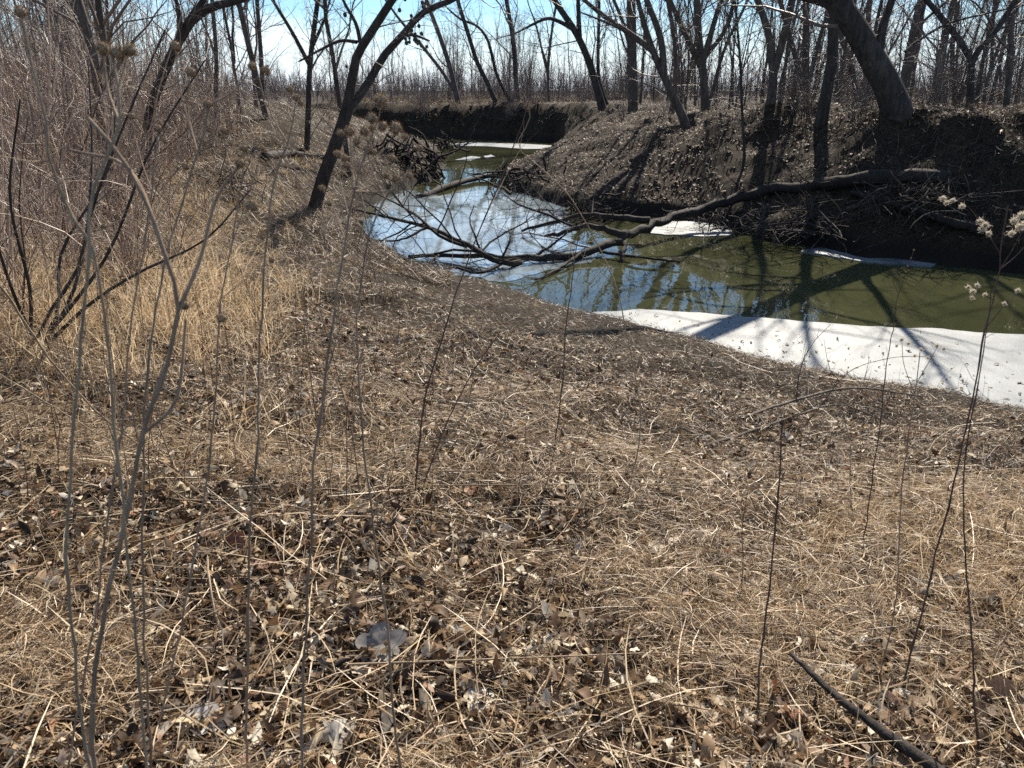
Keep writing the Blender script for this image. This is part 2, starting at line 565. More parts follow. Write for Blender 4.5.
def spawn(P, R, L, m, t0, t1, ang, lf, k=5, up=.25, wob=.25, rk=.011, rmax=.6, dang=.25, flat=0.0, lr=.5):
    """m children on every parent polyline; all as arrays"""
    n, kp, _ = P.shape
    t = t0 + (t1 - t0) * (np.arange(m)[None, :] + rng.random((n, m))) / m
    f = t * (kp - 1)
    i = np.clip(f.astype(int), 0, kp - 2)
    w = (f - i)[..., None]
    ii = np.arange(n)[:, None]
    p = P[ii, i] * (1 - w) + P[ii, i + 1] * w
    r = R[ii, i] * (1 - w[..., 0]) + R[ii, i + 1] * w[..., 0]
    d = P[ii, i + 1] - P[ii, i]
    d /= np.linalg.norm(d, axis=2, keepdims=True) + 1e-9
    q = rng.normal(size=(n, m, 3))
    q[..., 2] *= (1 - flat)
    q -= (q * d).sum(2, keepdims=True) * d
    q /= np.linalg.norm(q, axis=2, keepdims=True) + 1e-9
    a = ang + rng.normal(size=(n, m, 1)) * dang
    d = np.cos(a) * d + np.sin(a) * q
    ln = (L[:, None] * lf * (.6 + .7 * rng.random((n, m))) * (1 - lr * (t - t0) / (t1 - t0 + 1e-6))).reshape(-1)
    p = p.reshape(-1, 3); d = d.reshape(-1, 3); r = r.reshape(-1)
    N_ = len(p)
    out = np.zeros((N_, k, 3))
    out[:, 0] = p
    for j in range(1, k):
        d = d + rng.normal(size=(N_, 3)) * wob
        d[:, 2] += up / (k - 1)
        d /= np.linalg.norm(d, axis=1, keepdims=True)
        out[:, j] = out[:, j - 1] + d * (ln / (k - 1))[:, None]
    r0 = np.minimum(r * rmax, ln * rk)
    RR = r0[:, None] * np.linspace(1, .25, k)[None, :]
    return out, RR, ln

def hero_tree(name, label, pts, Y, w0, w1, limbs=(), ext=6, mat=None, extdir=None, twigs=1.0, group=None, flare=1.15, crown_mat=None,
              seed_balls=0, dY=0.0):
    """a tree whose visible trunk follows measured points; above the frame it grows on by itself"""
    mat = mat or BARK
    wp = [at(x, y, Y + dY * i) for i, (x, y) in enumerate(pts)]
    zb = h1(wp[0][0], wp[0][1])
    base = wp[0].copy(); base[2] = zb - .15
    if wp[0][2] < zb + .1:
        wp[0] = base
    else:
        dd = wp[1] - wp[0]
        base[:2] = wp[0][:2] - dd[:2] * (wp[0][2] - zb) / max(dd[2], .2)
        base[2] = h1(base[0], base[1]) - .15
        wp = [base] + wp
    wp[0] = wp[0] - (wp[1] - wp[0]) * min(.45 / max(wp[1][2] - wp[0][2], .3), .8)
    ppm = FPX / Y
    def grow(wp, e, r_end):
        d = wp[-1] - wp[-2]
        d = d / np.linalg.norm(d)
        ex = []
        p = wp[-1]
        for j in range(4):
            d = d + np.array([0, 0, .16]) + rng.normal(size=3) * .08
            d /= np.linalg.norm(d)
            p = p + d * e / 4
            ex.append(p)
        return wp + ex
    kf = .85 if name == 'leaning_tree' else .72
    r0, r1 = kf * w0 / ppm / 2, kf * w1 / ppm / 2
    full = grow(list(wp), ext, r1)
    P, L = resample(full, 26)
    nv = L - ext
    s = np.linspace(0, L, 26)
    R = np.interp(s, [0, .35, max(nv, .5), L], [r0 * flare, r0, r1, max(r1 * .18, .008)])
    t = thing(name, base, label, 'tree', group)
    o3 = np.asarray(base, float)
    mb = MB()
    # knobbly trunk section
    sides = 26 if r0 > .14 else 10
    RR = R[:, None] * (1 + (rng.random((26, sides)) - .5) * .08 + (rng.random((1, sides)) - .5) * (.16 if r0 > .14 else .06))
    RR[:3] *= 1 + (np.array([.3, .18, .06])[:, None] * rng.random((1, sides)))
    mb.tubes(P[None], RR[None], sides)
    polyP, polyR, polyL = [P], [R], [L]
    for lp in limbs:
        lw0, lw1, le = lp[0]
        lw = [at(x, y, Y + (.15 * i if (len(lp) % 2) else -.15 * i)) for i, (x, y) in enumerate(lp[1:])]
        lf_ = grow(lw, le, 0) if le > 0 else lw
        LP, LL = resample(lf_, 26)
        s = np.linspace(0, LL, 26)
        LR = np.interp(s, [0, max(LL - le, .3), LL], [.85 * lw0 / ppm / 2, .85 * lw1 / ppm / 2, .008])
        mb.tubes(LP[None], LR[None], 8)
        polyP.append(LP); polyR.append(LR); polyL.append(LL)
    mb.build('trunk', mat, t, origin=o3)
    PP, RR_, LL_ = np.array(polyP), np.array(polyR), np.array(polyL)
    mb = MB()
    na = int(9 * twigs) + 5
    if group == 'trees on top of the right bank':
        na = 14
    a = spawn(PP, RR_, LL_, na, .22, .98, .85, .28, 6, .35, .18, .013)
    b = spawn(*a, 6, .2, 1, .75, .5, 5, .2, .2, .010)
    c = spawn(*b, 5, .2, 1, .7, .5, 4, .1, .22, .007)
    mb.tubes(a[0], a[1], 5); mb.tubes(b[0], b[1], 4); mb.tubes(c[0], c[1], 3)
    # thin shoots low on the trunk, as flood-plain trees have
    e = spawn(PP, RR_, LL_, 16, .05, .6, .85, .17, 6, .35, .24, .006)
    f = spawn(*e, 7, .2, 1, .7, .5, 4, .1, .25, .007)
    mb.tubes(e[0], e[1], 4); mb.tubes(f[0], f[1], 3)
    mb.build('crown', crown_mat or TWIG, t, origin=o3)
    if seed_balls:
        allp = np.vstack([a[0].reshape(-1, 3), b[0].reshape(-1, 3), c[0].reshape(-1, 3)])
        near = allp[(allp[:, 2] < at(400, -5, Y)[2]) & (allp[:, 2] > at(400, 70, Y)[2]) & (allp[:, 0] > at(345, 30, Y)[0]) & (allp[:, 0] < at(430, 30, Y)[0])]
        rng.shuffle(near)
        kept = []
        for q in near:
            if len(kept) < seed_balls and all(np.linalg.norm(q - w_) > .13 for w_ in kept):
                kept.append(q)
        for q in kept:
            o = bpy.data.objects.new('seed_ball', BALL)
            COL.objects.link(o)
            o.parent = t
            o.location = [float(v) for v in (q - o3 - np.array([0, 0, .05]))]
            o.scale = [float(.8 + .5 * rng.random())] * 3
    return t

def ico(r, sub=1):
    import bmesh
    bm = bmesh.new()
    bmesh.ops.create_icosphere(bm, subdivisions=sub, radius=r)
    V = np.array([v.co[:] for v in bm.verts]); F = np.array([[v.index for v in f.verts] for f in bm.faces])
    bm.free()
    return V, F

mb = MB()
V, F = ico(.035, 2)
V = V * (1 + (rng.random((len(V), 1)) - .5) * .25)
V[:, 2] *= 1.15
mb.add(V, None, F)
mb.tubes(np.array([[(0, 0, .03), (.004, 0, .07), (0, .003, .11)]]), np.array([[.002, .002, .002]]), 3)
BALL = mb.mesh('seed_ball', BARK_DARK)

G_R = 'trees on top of the right bank'
G_F = 'trees on the far bank at the bend'
G_L = 'trees on the left bank'

hero_tree('leaning_tree', 'dark forked tree leaning from the left bank over the water, dotted with seed balls',
          [(312, 214), (322, 182), (338, 138), (347, 110)], 17.6, 15, 13,
          [((11, 8, 5), (345, 116), (352, 80), (357, 56), (374, 28), (392, 0)),
           ((10, 6, 4), (347, 112), (366, 86), (384, 56), (400, 38), (424, 12), (456, -2)),
           ((5, 3, 2), (361, 46), (356, 24), (344, 2)),
           ((4, 2, 0), (357, 42), (340, 41), (320, 50), (298, 62)),
           ((4, 2, 0), (392, 46), (410, 35), (430, 41))], .6, BARK_DARK, group=G_L, twigs=1.3, seed_balls=34, crown_mat=None)
hero_tree('bare_tree', 'dark tree with a thick limb arching right above the left thicket',
          [(146, 150), (150, 112), (165, 70), (180, 38)], 13.5, 14, 12,
          [((12, 7, 3), (180, 38), (192, 20), (212, 7), (245, -2)), ((6, 4, 4), (180, 40), (180, 15), (174, -5))], 1.5, BARK_DARK, group=G_L)
hero_tree('bare_tree', 'stout brown trunk rising from the thicket in the upper left corner',
          [(100, 110), (97, 75), (90, 40), (77, 0)], 12, 13, 12, [], 6, BARK, group=G_L)
hero_tree('bare_tree', 'upright brown trunk just right of the stout one in the upper left thicket',
          [(112, 110), (106, 60), (98, 0)], 13, 9, 8, [], 6, BARK, group=G_L)
hero_tree('bare_tree', 'slim dark tree with a limb slanting left, behind the leaning forked tree',
          [(308, 118), (310, 65), (314, 30), (318, 0)], 26, 8, 6, [((5, 3, 3), (310, 66), (292, 32), (270, -4)), ((4, 2, 2), (311, 50), (322, 25), (330, 0))], 6, BARK_DARK, group=G_L)
hero_tree('bare_tree', 'thin dark tree curving up close beside the fork of the leaning tree',
          [(341, 112), (332, 52), (326, 20), (325, 0)], 25, 7, 5, [], 6, BARK_DARK, group=G_L)
hero_tree('bare_tree', 'slim tree slanting left above the grassy left slope',
          [(262, 100), (251, 55), (244, 25), (238, 0)], 28, 8, 7, [], 6, BARK, group=G_L)
hero_tree('bare_tree', 'thin straight tree right of the slim slanting one on the left slope',
          [(263, 100), (261, 55), (257, 0)], 30, 6, 5, [], 6, BARK, group=G_L)
hero_tree('bare_tree', 'thin upright tree between the arching limb and the slanting tree',
          [(216, 100), (216, 50), (212, 0)], 24, 6, 5, [], 6, BARK, group=G_L)

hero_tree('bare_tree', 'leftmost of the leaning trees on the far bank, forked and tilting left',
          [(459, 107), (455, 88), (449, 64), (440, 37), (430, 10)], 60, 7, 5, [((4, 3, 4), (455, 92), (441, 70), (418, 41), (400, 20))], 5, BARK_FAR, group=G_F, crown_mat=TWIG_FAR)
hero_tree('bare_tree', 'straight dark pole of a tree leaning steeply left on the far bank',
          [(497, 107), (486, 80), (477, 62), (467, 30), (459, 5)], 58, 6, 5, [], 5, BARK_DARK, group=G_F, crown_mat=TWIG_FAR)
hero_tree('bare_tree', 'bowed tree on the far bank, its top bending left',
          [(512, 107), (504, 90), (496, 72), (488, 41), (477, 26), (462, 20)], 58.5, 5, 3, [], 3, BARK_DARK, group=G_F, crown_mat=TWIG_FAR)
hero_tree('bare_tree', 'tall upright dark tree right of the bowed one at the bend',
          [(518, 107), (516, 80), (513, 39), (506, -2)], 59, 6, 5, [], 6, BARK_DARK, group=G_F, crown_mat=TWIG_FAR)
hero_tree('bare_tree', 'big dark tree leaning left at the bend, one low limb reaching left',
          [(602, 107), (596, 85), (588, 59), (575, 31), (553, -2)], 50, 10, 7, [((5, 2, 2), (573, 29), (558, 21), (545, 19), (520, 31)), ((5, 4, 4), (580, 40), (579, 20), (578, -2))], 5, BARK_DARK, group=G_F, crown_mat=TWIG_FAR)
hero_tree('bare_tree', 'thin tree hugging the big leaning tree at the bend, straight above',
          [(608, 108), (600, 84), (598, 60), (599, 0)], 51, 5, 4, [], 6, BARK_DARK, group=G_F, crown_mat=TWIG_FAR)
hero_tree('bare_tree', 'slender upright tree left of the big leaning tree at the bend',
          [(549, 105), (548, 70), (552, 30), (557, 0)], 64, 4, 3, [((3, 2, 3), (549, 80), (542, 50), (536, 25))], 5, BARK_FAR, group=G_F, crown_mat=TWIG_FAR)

hero_tree('bare_tree', 'thick shaggy upright trunk behind the brush right of the bend',
          [(633, 106), (632, 60), (631, 0)], 40, 13, 11, [((5, 3, 4), (631, 50), (622, 20), (612, -4))], 7, BARK, group=G_R)
hero_tree('bare_tree', 'tree with a long limb arching left over the brush, on the gentle right slope',
          [(684, 121), (674, 98), (664, 76), (653, 51)], 27, 12, 8,
          [((7, 4, 2), (653, 51), (629, 33), (604, 16), (582, -2)), ((8, 6, 5), (664, 78), (661, 40), (646, -2)), ((3, 1.5, 0), (628, 32), (605, 22), (580, 12))], 4, BARK, group=G_R)
hero_tree('bare_tree', 'many-stemmed tree fanning out above the brush on the right bank',
          [(706, 112), (703, 70), (699, 40), (697, -2)], 32, 11, 8, [((7, 5, 5), (702, 66), (712, 30), (722, -2)), ((7, 5, 5), (703, 72), (686, 36), (668, -4)), ((5, 4, 4), (703, 60), (725, 30), (735, -2))], 6, BARK, group=G_R)
hero_tree('bare_tree', 'slim tree tucked between the arching and the many-stemmed tree',
          [(672, 110), (676, 70), (673, 30), (668, 0)], 34, 6, 5, [], 6, BARK, group=G_R)
hero_tree('bare_tree', 'tree forking into a tall V, standing on the right bank edge',
          [(768, 124), (771, 100), (773, 73), (768, 32), (757, -2)], 23.5, 12, 8, [((9, 8, 6), (773, 76), (785, 32), (793, -4))], 6, BARK, group=G_R)
hero_tree('bare_tree', 'thin straight sapling before the many-stemmed tree at the bank edge',
          [(744, 145), (742, 110), (740, 60), (735, 0)], 21.5, 4, 3, [], 4, BARK_DARK, group=G_R)
hero_tree('bare_tree', 'straight grey trunk between the V-shaped tree and the leaning giant',
          [(806, 106), (806, 60), (806, 0)], 31, 9, 8, [((6, 5, 4), (804, 90), (794, 52), (780, 0))], 7, BARK, group=G_R)
hero_tree('bare_tree', 'stout upright trunk just left of the leaning giant, near the bank edge',
          [(823, 112), (829, 80), (833, 50), (834, -2)], 21.5, 15, 12, [], 7, BARK_DARK, group=G_R)
hero_tree('leaning_tree', 'huge thick trunk leaning far left from the top of the right bank',
          [(900, 116), (890, 92), (877, 66), (856, 30), (838, 0)], 18.6, 31, 22,
          [((10, 6, 3), (846, 18), (834, 8), (820, 2), (798, -4)), ((10, 8, 5), (878, 62), (882, 30), (893, -4))], 8, BARK_DARK, group=G_R, flare=1.5)
hero_tree('bare_tree', 'thick trunk tilting right, directly behind the leaning giant',
          [(901, 104), (908, 65), (915, 32), (923, -2)], 25, 14, 12, [], 8, BARK, group=G_R)
hero_tree('bare_tree', 'slim trunk tilting right beside the thick tilting one',
          [(933, 106), (938, 70), (945, 36), (955, -2)], 27, 8, 7, [], 7, BARK, group=G_R)
hero_tree('bare_tree', 'wide V-forked tree near the right edge, one fork slanting far left',
          [(970, 108), (971, 80), (974, 56), (994, 34), (1018, -4)], 22, 10, 6, [((7, 6, 4), (972, 62), (962, 44), (945, 22), (922, -6)), ((3, 1.5, 0), (905, 52), (918, 41), (953, 22), (1030, 4))], 5, BARK_DARK, group=G_R)
hero_tree('bare_tree', 'straight trunk at the right edge of the wood, right of the wide fork',
          [(1006, 108), (1010, 60), (1012, 0)], 26, 8, 7, [], 7, BARK, group=G_R)
hero_tree('bare_tree', 'slender pole-like tree close left of the wide-forked tree',
          [(956, 106), (952, 60), (958, 0)], 33, 6, 5, [], 7, BARK, group=G_R)
hero_tree('bare_tree', 'slim leaning stem between the stout trunk and the leaning giant',
          [(858, 108), (852, 70), (842, 40), (830, 0)], 29, 7, 6, [], 7, BARK, group=G_R)
hero_tree('bare_tree', 'slim upright stem crossing behind the middle of the leaning giant',
          [(868, 108), (866, 60), (870, 0)], 34, 7, 6, [], 7, BARK, group=G_R)

# ------------------------------------------------------------------ woods of look-alike trees (prototypes, then copies)
def proto_tree(H, r, kind, mat, cmat, label, group):
    P0 = []
    if kind == 'single':
        P0 = [[(0, 0, -.2), (rng.normal() * .1, 0, H * .3), (rng.normal() * .3, rng.normal() * .2, H * .65), (rng.normal() * .5, rng.normal() * .4, H)]]
    elif kind == 'lean':
        P0 = [[(0, 0, -.2), (.06 * H, 0, H * .25), (.20 * H, .02 * H, H * .6), (.30 * H, .05 * H, H)]]
    elif kind == 'fork':
        P0 = [[(0, 0, -.2), (.05, 0, H * .22), (.08 * H, .02 * H, H * .55), (.14 * H, .02 * H, H)],
              [(.02, 0, H * .17), (-.03 * H, 0, H * .4), (-.09 * H, -.03 * H, H * .7), (-.12 * H, -.03 * H, H * .95)]]
    else:
        for q in range(4):
            a = q * PI / 2 + rng.random()
            P0.append([(.08 * math.cos(a), .08 * math.sin(a), -.2), (.05 * H * math.cos(a), .05 * H * math.sin(a), H * .3),
                       (.12 * H * math.cos(a), .12 * H * math.sin(a), H * .65), (.17 * H * math.cos(a), .17 * H * math.sin(a), H * (.8 + .2 * rng.random()))])
    PP, LL = zip(*[resample(p, 18) for p in P0])
    PP = np.array(PP); LL = np.array(LL)
    PP[:, 2:] += rng.normal(size=PP[:, 2:].shape) * .02
    s = np.linspace(0, 1, 18)
    r *= .75
    RR = np.array([np.interp(s, [0, .04, 1], [r * 1.4, r, .01]) * (1 if i == 0 else .8) for i in range(len(PP))])
    t = thing('woodland_tree', (0, 0, 0), label, 'tree', group)
    mb = MB(); mb.tubes(PP, RR, 8)
    mb.build('trunk', mat, t)
    mb = MB()
    a = spawn(PP, RR, LL, 22, .06, .98, .75, .28, 6, .4, .18, .008)
    b = spawn(*a, 6, .15, 1, .75, .48, 5, .2, .2, .009)
    c = spawn(*b, 5, .15, 1, .7, .5, 4, .1, .22, .007)
    mb.tubes(a[0], a[1], 4); mb.tubes(b[0], b[1], 3); mb.tubes(c[0], c[1], 3)
    mb.build('crown', cmat, t)
    return t

LAB_R = 'slender bare tree among the look-alikes crowding the wood on the right bank'
LAB_F = 'thin bare tree in the row of look-alikes beyond the bend'
LAB_L = 'bare spindly tree standing back in the wood on the left'
def plant_wood(protos, spots, label, group):
    first = list(protos)
    for i, (x, y, s) in enumerate(spots):
        p = first[i % len(first)]
        z = h1(x, y) - .05
        if i < len(first):
            p.location = (x, y, z); p.rotation_euler = (0, 0, rng.random() * 6.28); p.scale = (s, s, s)
            p['label'] = label; p['group'] = group
        else:
            copy_thing(p, (x, y, z), rng.random() * 6.28, s, label, group)

def clear(x, y, dmin):
    a = np.array([x]); b = np.array([y])
    dn, _, _, df, _, _, ins = shore(a, b)
    return (not ins[0]) and min(dn[0], df[0]) > dmin

spots = []
while len(spots) < 140:
    Y = 22 + 58 * rng.random() ** .8
    px = 600 + 620 * rng.random()
    x = (px - 512) / 820 * Y
    if px < 760 and Y < 36: continue
    if not clear(x, Y, 3.5): continue
    if any((x - a) ** 2 + (Y - b) ** 2 < 1.2 for a, b, _ in spots): continue
    spots.append((x, Y, .6 + .6 * rng.random()))
plant_wood([proto_tree(10, .10, k, BARK, TWIG, LAB_R, '') for k in ('single', 'lean', 'fork', 'single', 'multi', 'single')], spots, LAB_R, 'slender trees in the right-bank wood')
spots = []
while len(spots) < 75:
    Y = 61 + 60 * rng.random()
    px = 330 + 330 * rng.random()
    x = (px - 512) / 820 * Y
    if not clear(x, Y, 3): continue
    spots.append((x, Y, (.5 + .6 * rng.random()) * (Y / 80) ** .5))
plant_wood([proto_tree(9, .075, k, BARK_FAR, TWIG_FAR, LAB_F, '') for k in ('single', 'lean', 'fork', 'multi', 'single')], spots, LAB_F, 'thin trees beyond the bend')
spots = []
while len(spots) < 80:
    Y = 14 + 55 * rng.random()
    px = -160 + 480 * rng.random()
    x = (px - 512) / 820 * Y
    if not clear(x, Y, 6): continue
    spots.append((x, Y, .5 + .6 * rng.random()))
plant_wood([proto_tree(9, .075, k, BARK, TWIG, LAB_L, '') for k in ('single', 'fork', 'multi', 'single')], spots, LAB_L, 'spindly trees in the left wood')

# far wood that reads as one mass
mb = MB()
n = 1150
az = np.radians(-62 + 124 * rng.random(n))
dist = 115 + 120 * rng.random(n)
bx, by = np.sin(az) * dist, np.cos(az) * dist
bz = height(bx, by)
H = (3.0 + 6 * rng.random(n) ** 1.6) * (.45 + 1.0 * fbm(bx * .035, by * .035, 91, 2))
P = np.zeros((n, 5, 3))
lean = rng.normal(size=(n, 2)) * 1.1
for j in range(5):
    f = j / 4
    P[:, j, 0] = bx + lean[:, 0] * f; P[:, j, 1] = by + lean[:, 1] * f; P[:, j, 2] = bz - .2 + H * f
R = (.03 + .06 * rng.random(n) ** 2)[:, None] * np.linspace(1, .2, 5)
mb.tubes(P, R, 4)
a = spawn(P, R, H, 12, .03, 1, .55, .30, 4, .4, .2, .012, lr=.4)
b = spawn(*a, 6, .1, 1, .6, .55, 3, .2, .2, .012)
mb.tubes(a[0], a[1], 3); mb.tubes(b[0], b[1], 3)
n = 5200
az = np.radians(-62 + 124 * rng.random(n))
dist = 72 + 130 * rng.random(n)
bx, by = np.sin(az) * dist, np.cos(az) * dist
bz = height(bx, by)
H = 1.2 + 2.5 * rng.random(n)
lean = rng.normal(size=(n, 2)) * .5
P = np.stack([np.stack([bx + lean[:, 0] * j / 3, by + lean[:, 1] * j / 3, bz - .2 + H * j / 3], -1) for j in range(4)], 1)
mb.tubes(P, (.025 + .03 * rng.random(n))[:, None] * np.linspace(1, .3, 4), 3)
a = spawn(P, np.full((n, 4), .03), H, 11, .02, 1, .7, .5, 3, .3, .2, .018, lr=.4)
b = spawn(*a, 4, .1, 1, .7, .6, 3, .2, .2, .016)
mb.tubes(a[0], a[1], 3); mb.tubes(b[0], b[1], 3)
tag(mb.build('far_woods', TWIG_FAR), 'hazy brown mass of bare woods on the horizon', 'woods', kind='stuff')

# ------------------------------------------------------------------ shrubs
def proto_shrub(nst, Lm, spread, m1, m2, mat, label, name='shrub', arch=.0, r=.009, cat='shrub', lf=.33):
    t = thing(name, (0, 0, 0), label, cat)
    a = rng.random(nst) * 2 * PI
    th = np.abs(rng.normal(size=nst)) * spread
    d = np.stack([np.sin(th) * np.cos(a), np.sin(th) * np.sin(a), np.cos(th)], -1)
    L = Lm * (.5 + .6 * rng.random(nst))
    k = 9
    P = np.zeros((nst, k, 3))
    P[:, 0, :2] = rng.normal(size=(nst, 2)) * .12
    P[:, 0, 2] = -.05
    for j in range(1, k):
        d = d + rng.normal(size=d.shape) * .09
        d[:, 2] -= arch * j / k
        d /= np.linalg.norm(d, axis=1, keepdims=True)
        P[:, j] = P[:, j - 1] + d * (L / (k - 1))[:, None]
    R = (r * (.6 + .8 * rng.random(nst)))[:, None] * np.linspace(1, .3, k)
    mb = MB(); mb.tubes(P, R, 5); mb.build('stems', mat, t)
    mb = MB()
    b = spawn(P, R, L, m1, .10, 1, .75, lf, 6, .15, .24, .006)
    c = spawn(*b, m2, .15, 1, .8, .5, 4, .05, .25, .007)
    mb.tubes(b[0], b[1], 4); mb.tubes(c[0], c[1], 3)
    mb.build('crown', mat, t)
    return t

LAB_S = 'bare tangled shrub in the dense thicket on the left'
sp = [proto_shrub(16, 2.8, .45, 6, 4, SHRUB, LAB_S, r=.012, lf=.42), proto_shrub(12, 3.2, .35, 7, 4, SHRUB, LAB_S, r=.014, lf=.38),
      proto_shrub(20, 2.3, .65, 6, 4, SHRUB, LAB_S, arch=.14, r=.010, lf=.42), proto_shrub(14, 2.9, .55, 6, 4, SHRUB, LAB_S, arch=.28, r=.012, lf=.42)]
spots = []
for _ in range(14):
    p = ground_hit(-30 + 240 * rng.random(), 205 + 115 * rng.random())
    spots.append((p[0], p[1], .32 + .22 * rng.random()))
def left_edge(py):
    return np.interp(py, [105, 118, 135, 160, 190, 230, 300, 345], [310, 280, 240, 195, 158, 112, 62, 30])
while len(spots) < 164:
    py = 106 + 235 * rng.random() ** 1.25
    e = left_edge(py)
    px = e - (e + 170) * rng.random() ** 1.2 + 12 * rng.normal()
    p = ground_hit(px, py)
    if p[1] > 26 or p[1] < 3.6: continue
    if any((p[0] - a) ** 2 + (p[1] - b) ** 2 < .12 for a, b, _ in spots): continue
    spots.append((p[0], p[1], (.5 if py > 250 else .9) * (.7 + .5 * rng.random())))
plant_wood(sp, spots, LAB_S, 'shrubs of the left thicket')

# the open shrub whose dark stems arch up in front of the golden grass
g0 = ground_hit(32, 346)
hs_ = thing('shrub', g0, 'open bare shrub with dark arching stems in the golden grass at the left edge', 'shrub')
st = [[(32, 348), (50, 312), (78, 268), (95, 200), (130, 110), (165, 30)], [(36, 347), (70, 300), (86, 236), (92, 150), (88, 60)],
      [(28, 347), (16, 300), (-4, 240), (-30, 150)], [(36, 346), (90, 304), (140, 272), (205, 240), (250, 190)],
      [(32, 346), (58, 312), (62, 250), (108, 172), (116, 100)], [(30, 347), (30, 290), (10, 200), (20, 100)], [(34, 347), (60, 320), (110, 250), (150, 150), (205, 60)]]
PP, LL = [], []
for i, q in enumerate(st):
    W = [at(x, y, g0[1] + .22 * j * math.sin(i * 2.1)) for j, (x, y) in enumerate(q)]
    W[0] = g0 + np.array([rng.normal() * .05, rng.normal() * .05, -.05])
    P_, L_ = resample(W, 14)
    PP.append(P_); LL.append(L_)
PP = np.array(PP); LL = np.array(LL)
RR = np.tile(np.linspace(.013, .004, 14), (len(PP), 1))
for i in range(len(PP)):
    mb = MB(); mb.tubes(PP[i][None], RR[i][None], 7); mb.build('stem', BARK_DARK, hs_, origin=g0)
mb = MB()
a = spawn(PP, RR, LL, 9, .15, 1, .7, .3, 6, .25, .2, .006)
b = spawn(*a, 5, .15, 1, .75, .5, 4, .1, .25, .006)
mb.tubes(a[0], a[1], 4); mb.tubes(b[0], b[1], 3)
mb.build('crown', SHRUB, hs_, origin=g0)

LAB_E = 'low dry bush scattered on the flat ground of the left bank'
sp2 = [proto_shrub(18, 1.5, .6, 6, 5, SHRUB, LAB_E, arch=.1), proto_shrub(14, 1.9, .5, 6, 5, SHRUB, LAB_E, arch=.2)]
spots = []
while len(spots) < 30:
    Y = 15 + 38 * rng.random()
    px = 60 + 350 * rng.random()
    x = (px - 512) / 812 * Y
    dn, _, _, df, _, _, ins = shore(np.array([x]), np.array([Y]))
    if ins[0] or dn[0] > df[0] or dn[0] < 3.2: continue
    spots.append((x, Y, .5 + .7 * rng.random()))
plant_wood(sp2, spots, LAB_E, 'bushes on the left flat')

LAB_B = 'low brushy shrub of fine grey twigs on top of the right bank'
sp = [proto_shrub(20, 1.8, .6, 8, 5, TWIG, LAB_B, arch=.1), proto_shrub(26, 1.5, .7, 8, 4, TWIG, LAB_B, arch=.15)]
spots = []
while len(spots) < 56:
    px = 540 + 560 * rng.random()
    Y = 17 + 43 * rng.random()
    x = (px - 512) / 815 * Y
    dn, _, _, df, _, _, ins = shore(np.array([x]), np.array([Y]))
    if ins[0] or df[0] < (2.8 if px > 760 else 4.5): continue
    spots.append((x, Y, .6 + .7 * rng.random()))
plant_wood(sp, spots, LAB_B, 'brush on top of the right bank')
LAB_C = 'small dark shrub on the rim of the far bank at the bend'
sp = [proto_shrub(18, 1.6, .6, 7, 4, TWIG_FAR, LAB_C)]
spots = []
while len(spots) < 44:
    px = 370 + 260 * rng.random()
    Y = 55.5 + 24 * rng.random() ** 1.7
    x = (px - 512) / 815 * Y
    if not clear(x, Y, .7): continue
    spots.append((x, Y, .8 + 1.1 * rng.random()))
plant_wood(sp, spots, LAB_C, 'shrubs on the rim of the far bank')
LAB_D = 'low bare shrub at the water edge on the left bank'
sp = [proto_shrub(20, 1.1, .7, 7, 5, SHRUB, LAB_D, arch=.1)]
spots = []
for px, py in [(345, 232), (330, 255), (352, 262), (372, 278), (350, 215), (320, 236), (385, 165), (362, 172), (395, 150), (415, 148), (340, 175), (300, 190)]:
    p = ground_hit(px, py)
    spots.append((p[0], p[1], .6 + .4 * rng.random()))
plant_wood(sp, spots, LAB_D, 'shrubs along the left water edge')

# ------------------------------------------------------------------ logs, fallen tree, driftwood
def limb_tube(mb, P, r0, r1, sides=9, k=18, rough=.12, caps=True):
    P, L = resample(P, k)
    P[1:-1] += rng.normal(size=(k - 2, 3)) * r0 * .18
    R = np.linspace(r0, r1, k)[:, None] * (1 + (rng.random((k, sides)) - .5) * rough * 2)
    mb.tubes(P[None], R[None], sides, caps)
    return P, np.linspace(r0, r1, k), L

def log(name, label, pz, r0, r1, mat, cat='log', group=None, twigs=0):
    """pz: list of (px, py, z above the surface there)"""
    P = []
    for px, py, z in pz:
        gh = ground_hit(px, py)
        gh[2] += z
        P.append(gh)
    P = np.array(P)
    t = thing(name, P[0], label, cat, group)
    mb = MB()
    PP, RR, L = limb_tube(mb, P, r0, r1)
    mb.build('trunk', mat, t, origin=P[0])
    if twigs:
        a = spawn(PP[None], RR[None], np.array([L]), twigs, .2, 1, .8, .3, 5, .1, .2, .012)
        for i in range(twigs):
            ai = tuple(q[i:i + 1] for q in a)
            b = spawn(*ai, 4, .2, 1, .8, .5, 4, 0, .25, .008)
            mb = MB()
            mb.tubes(ai[0], ai[1], 5); mb.tubes(b[0], b[1], 3)
            mb.build('branch', mat, t, origin=P[0])
    return t

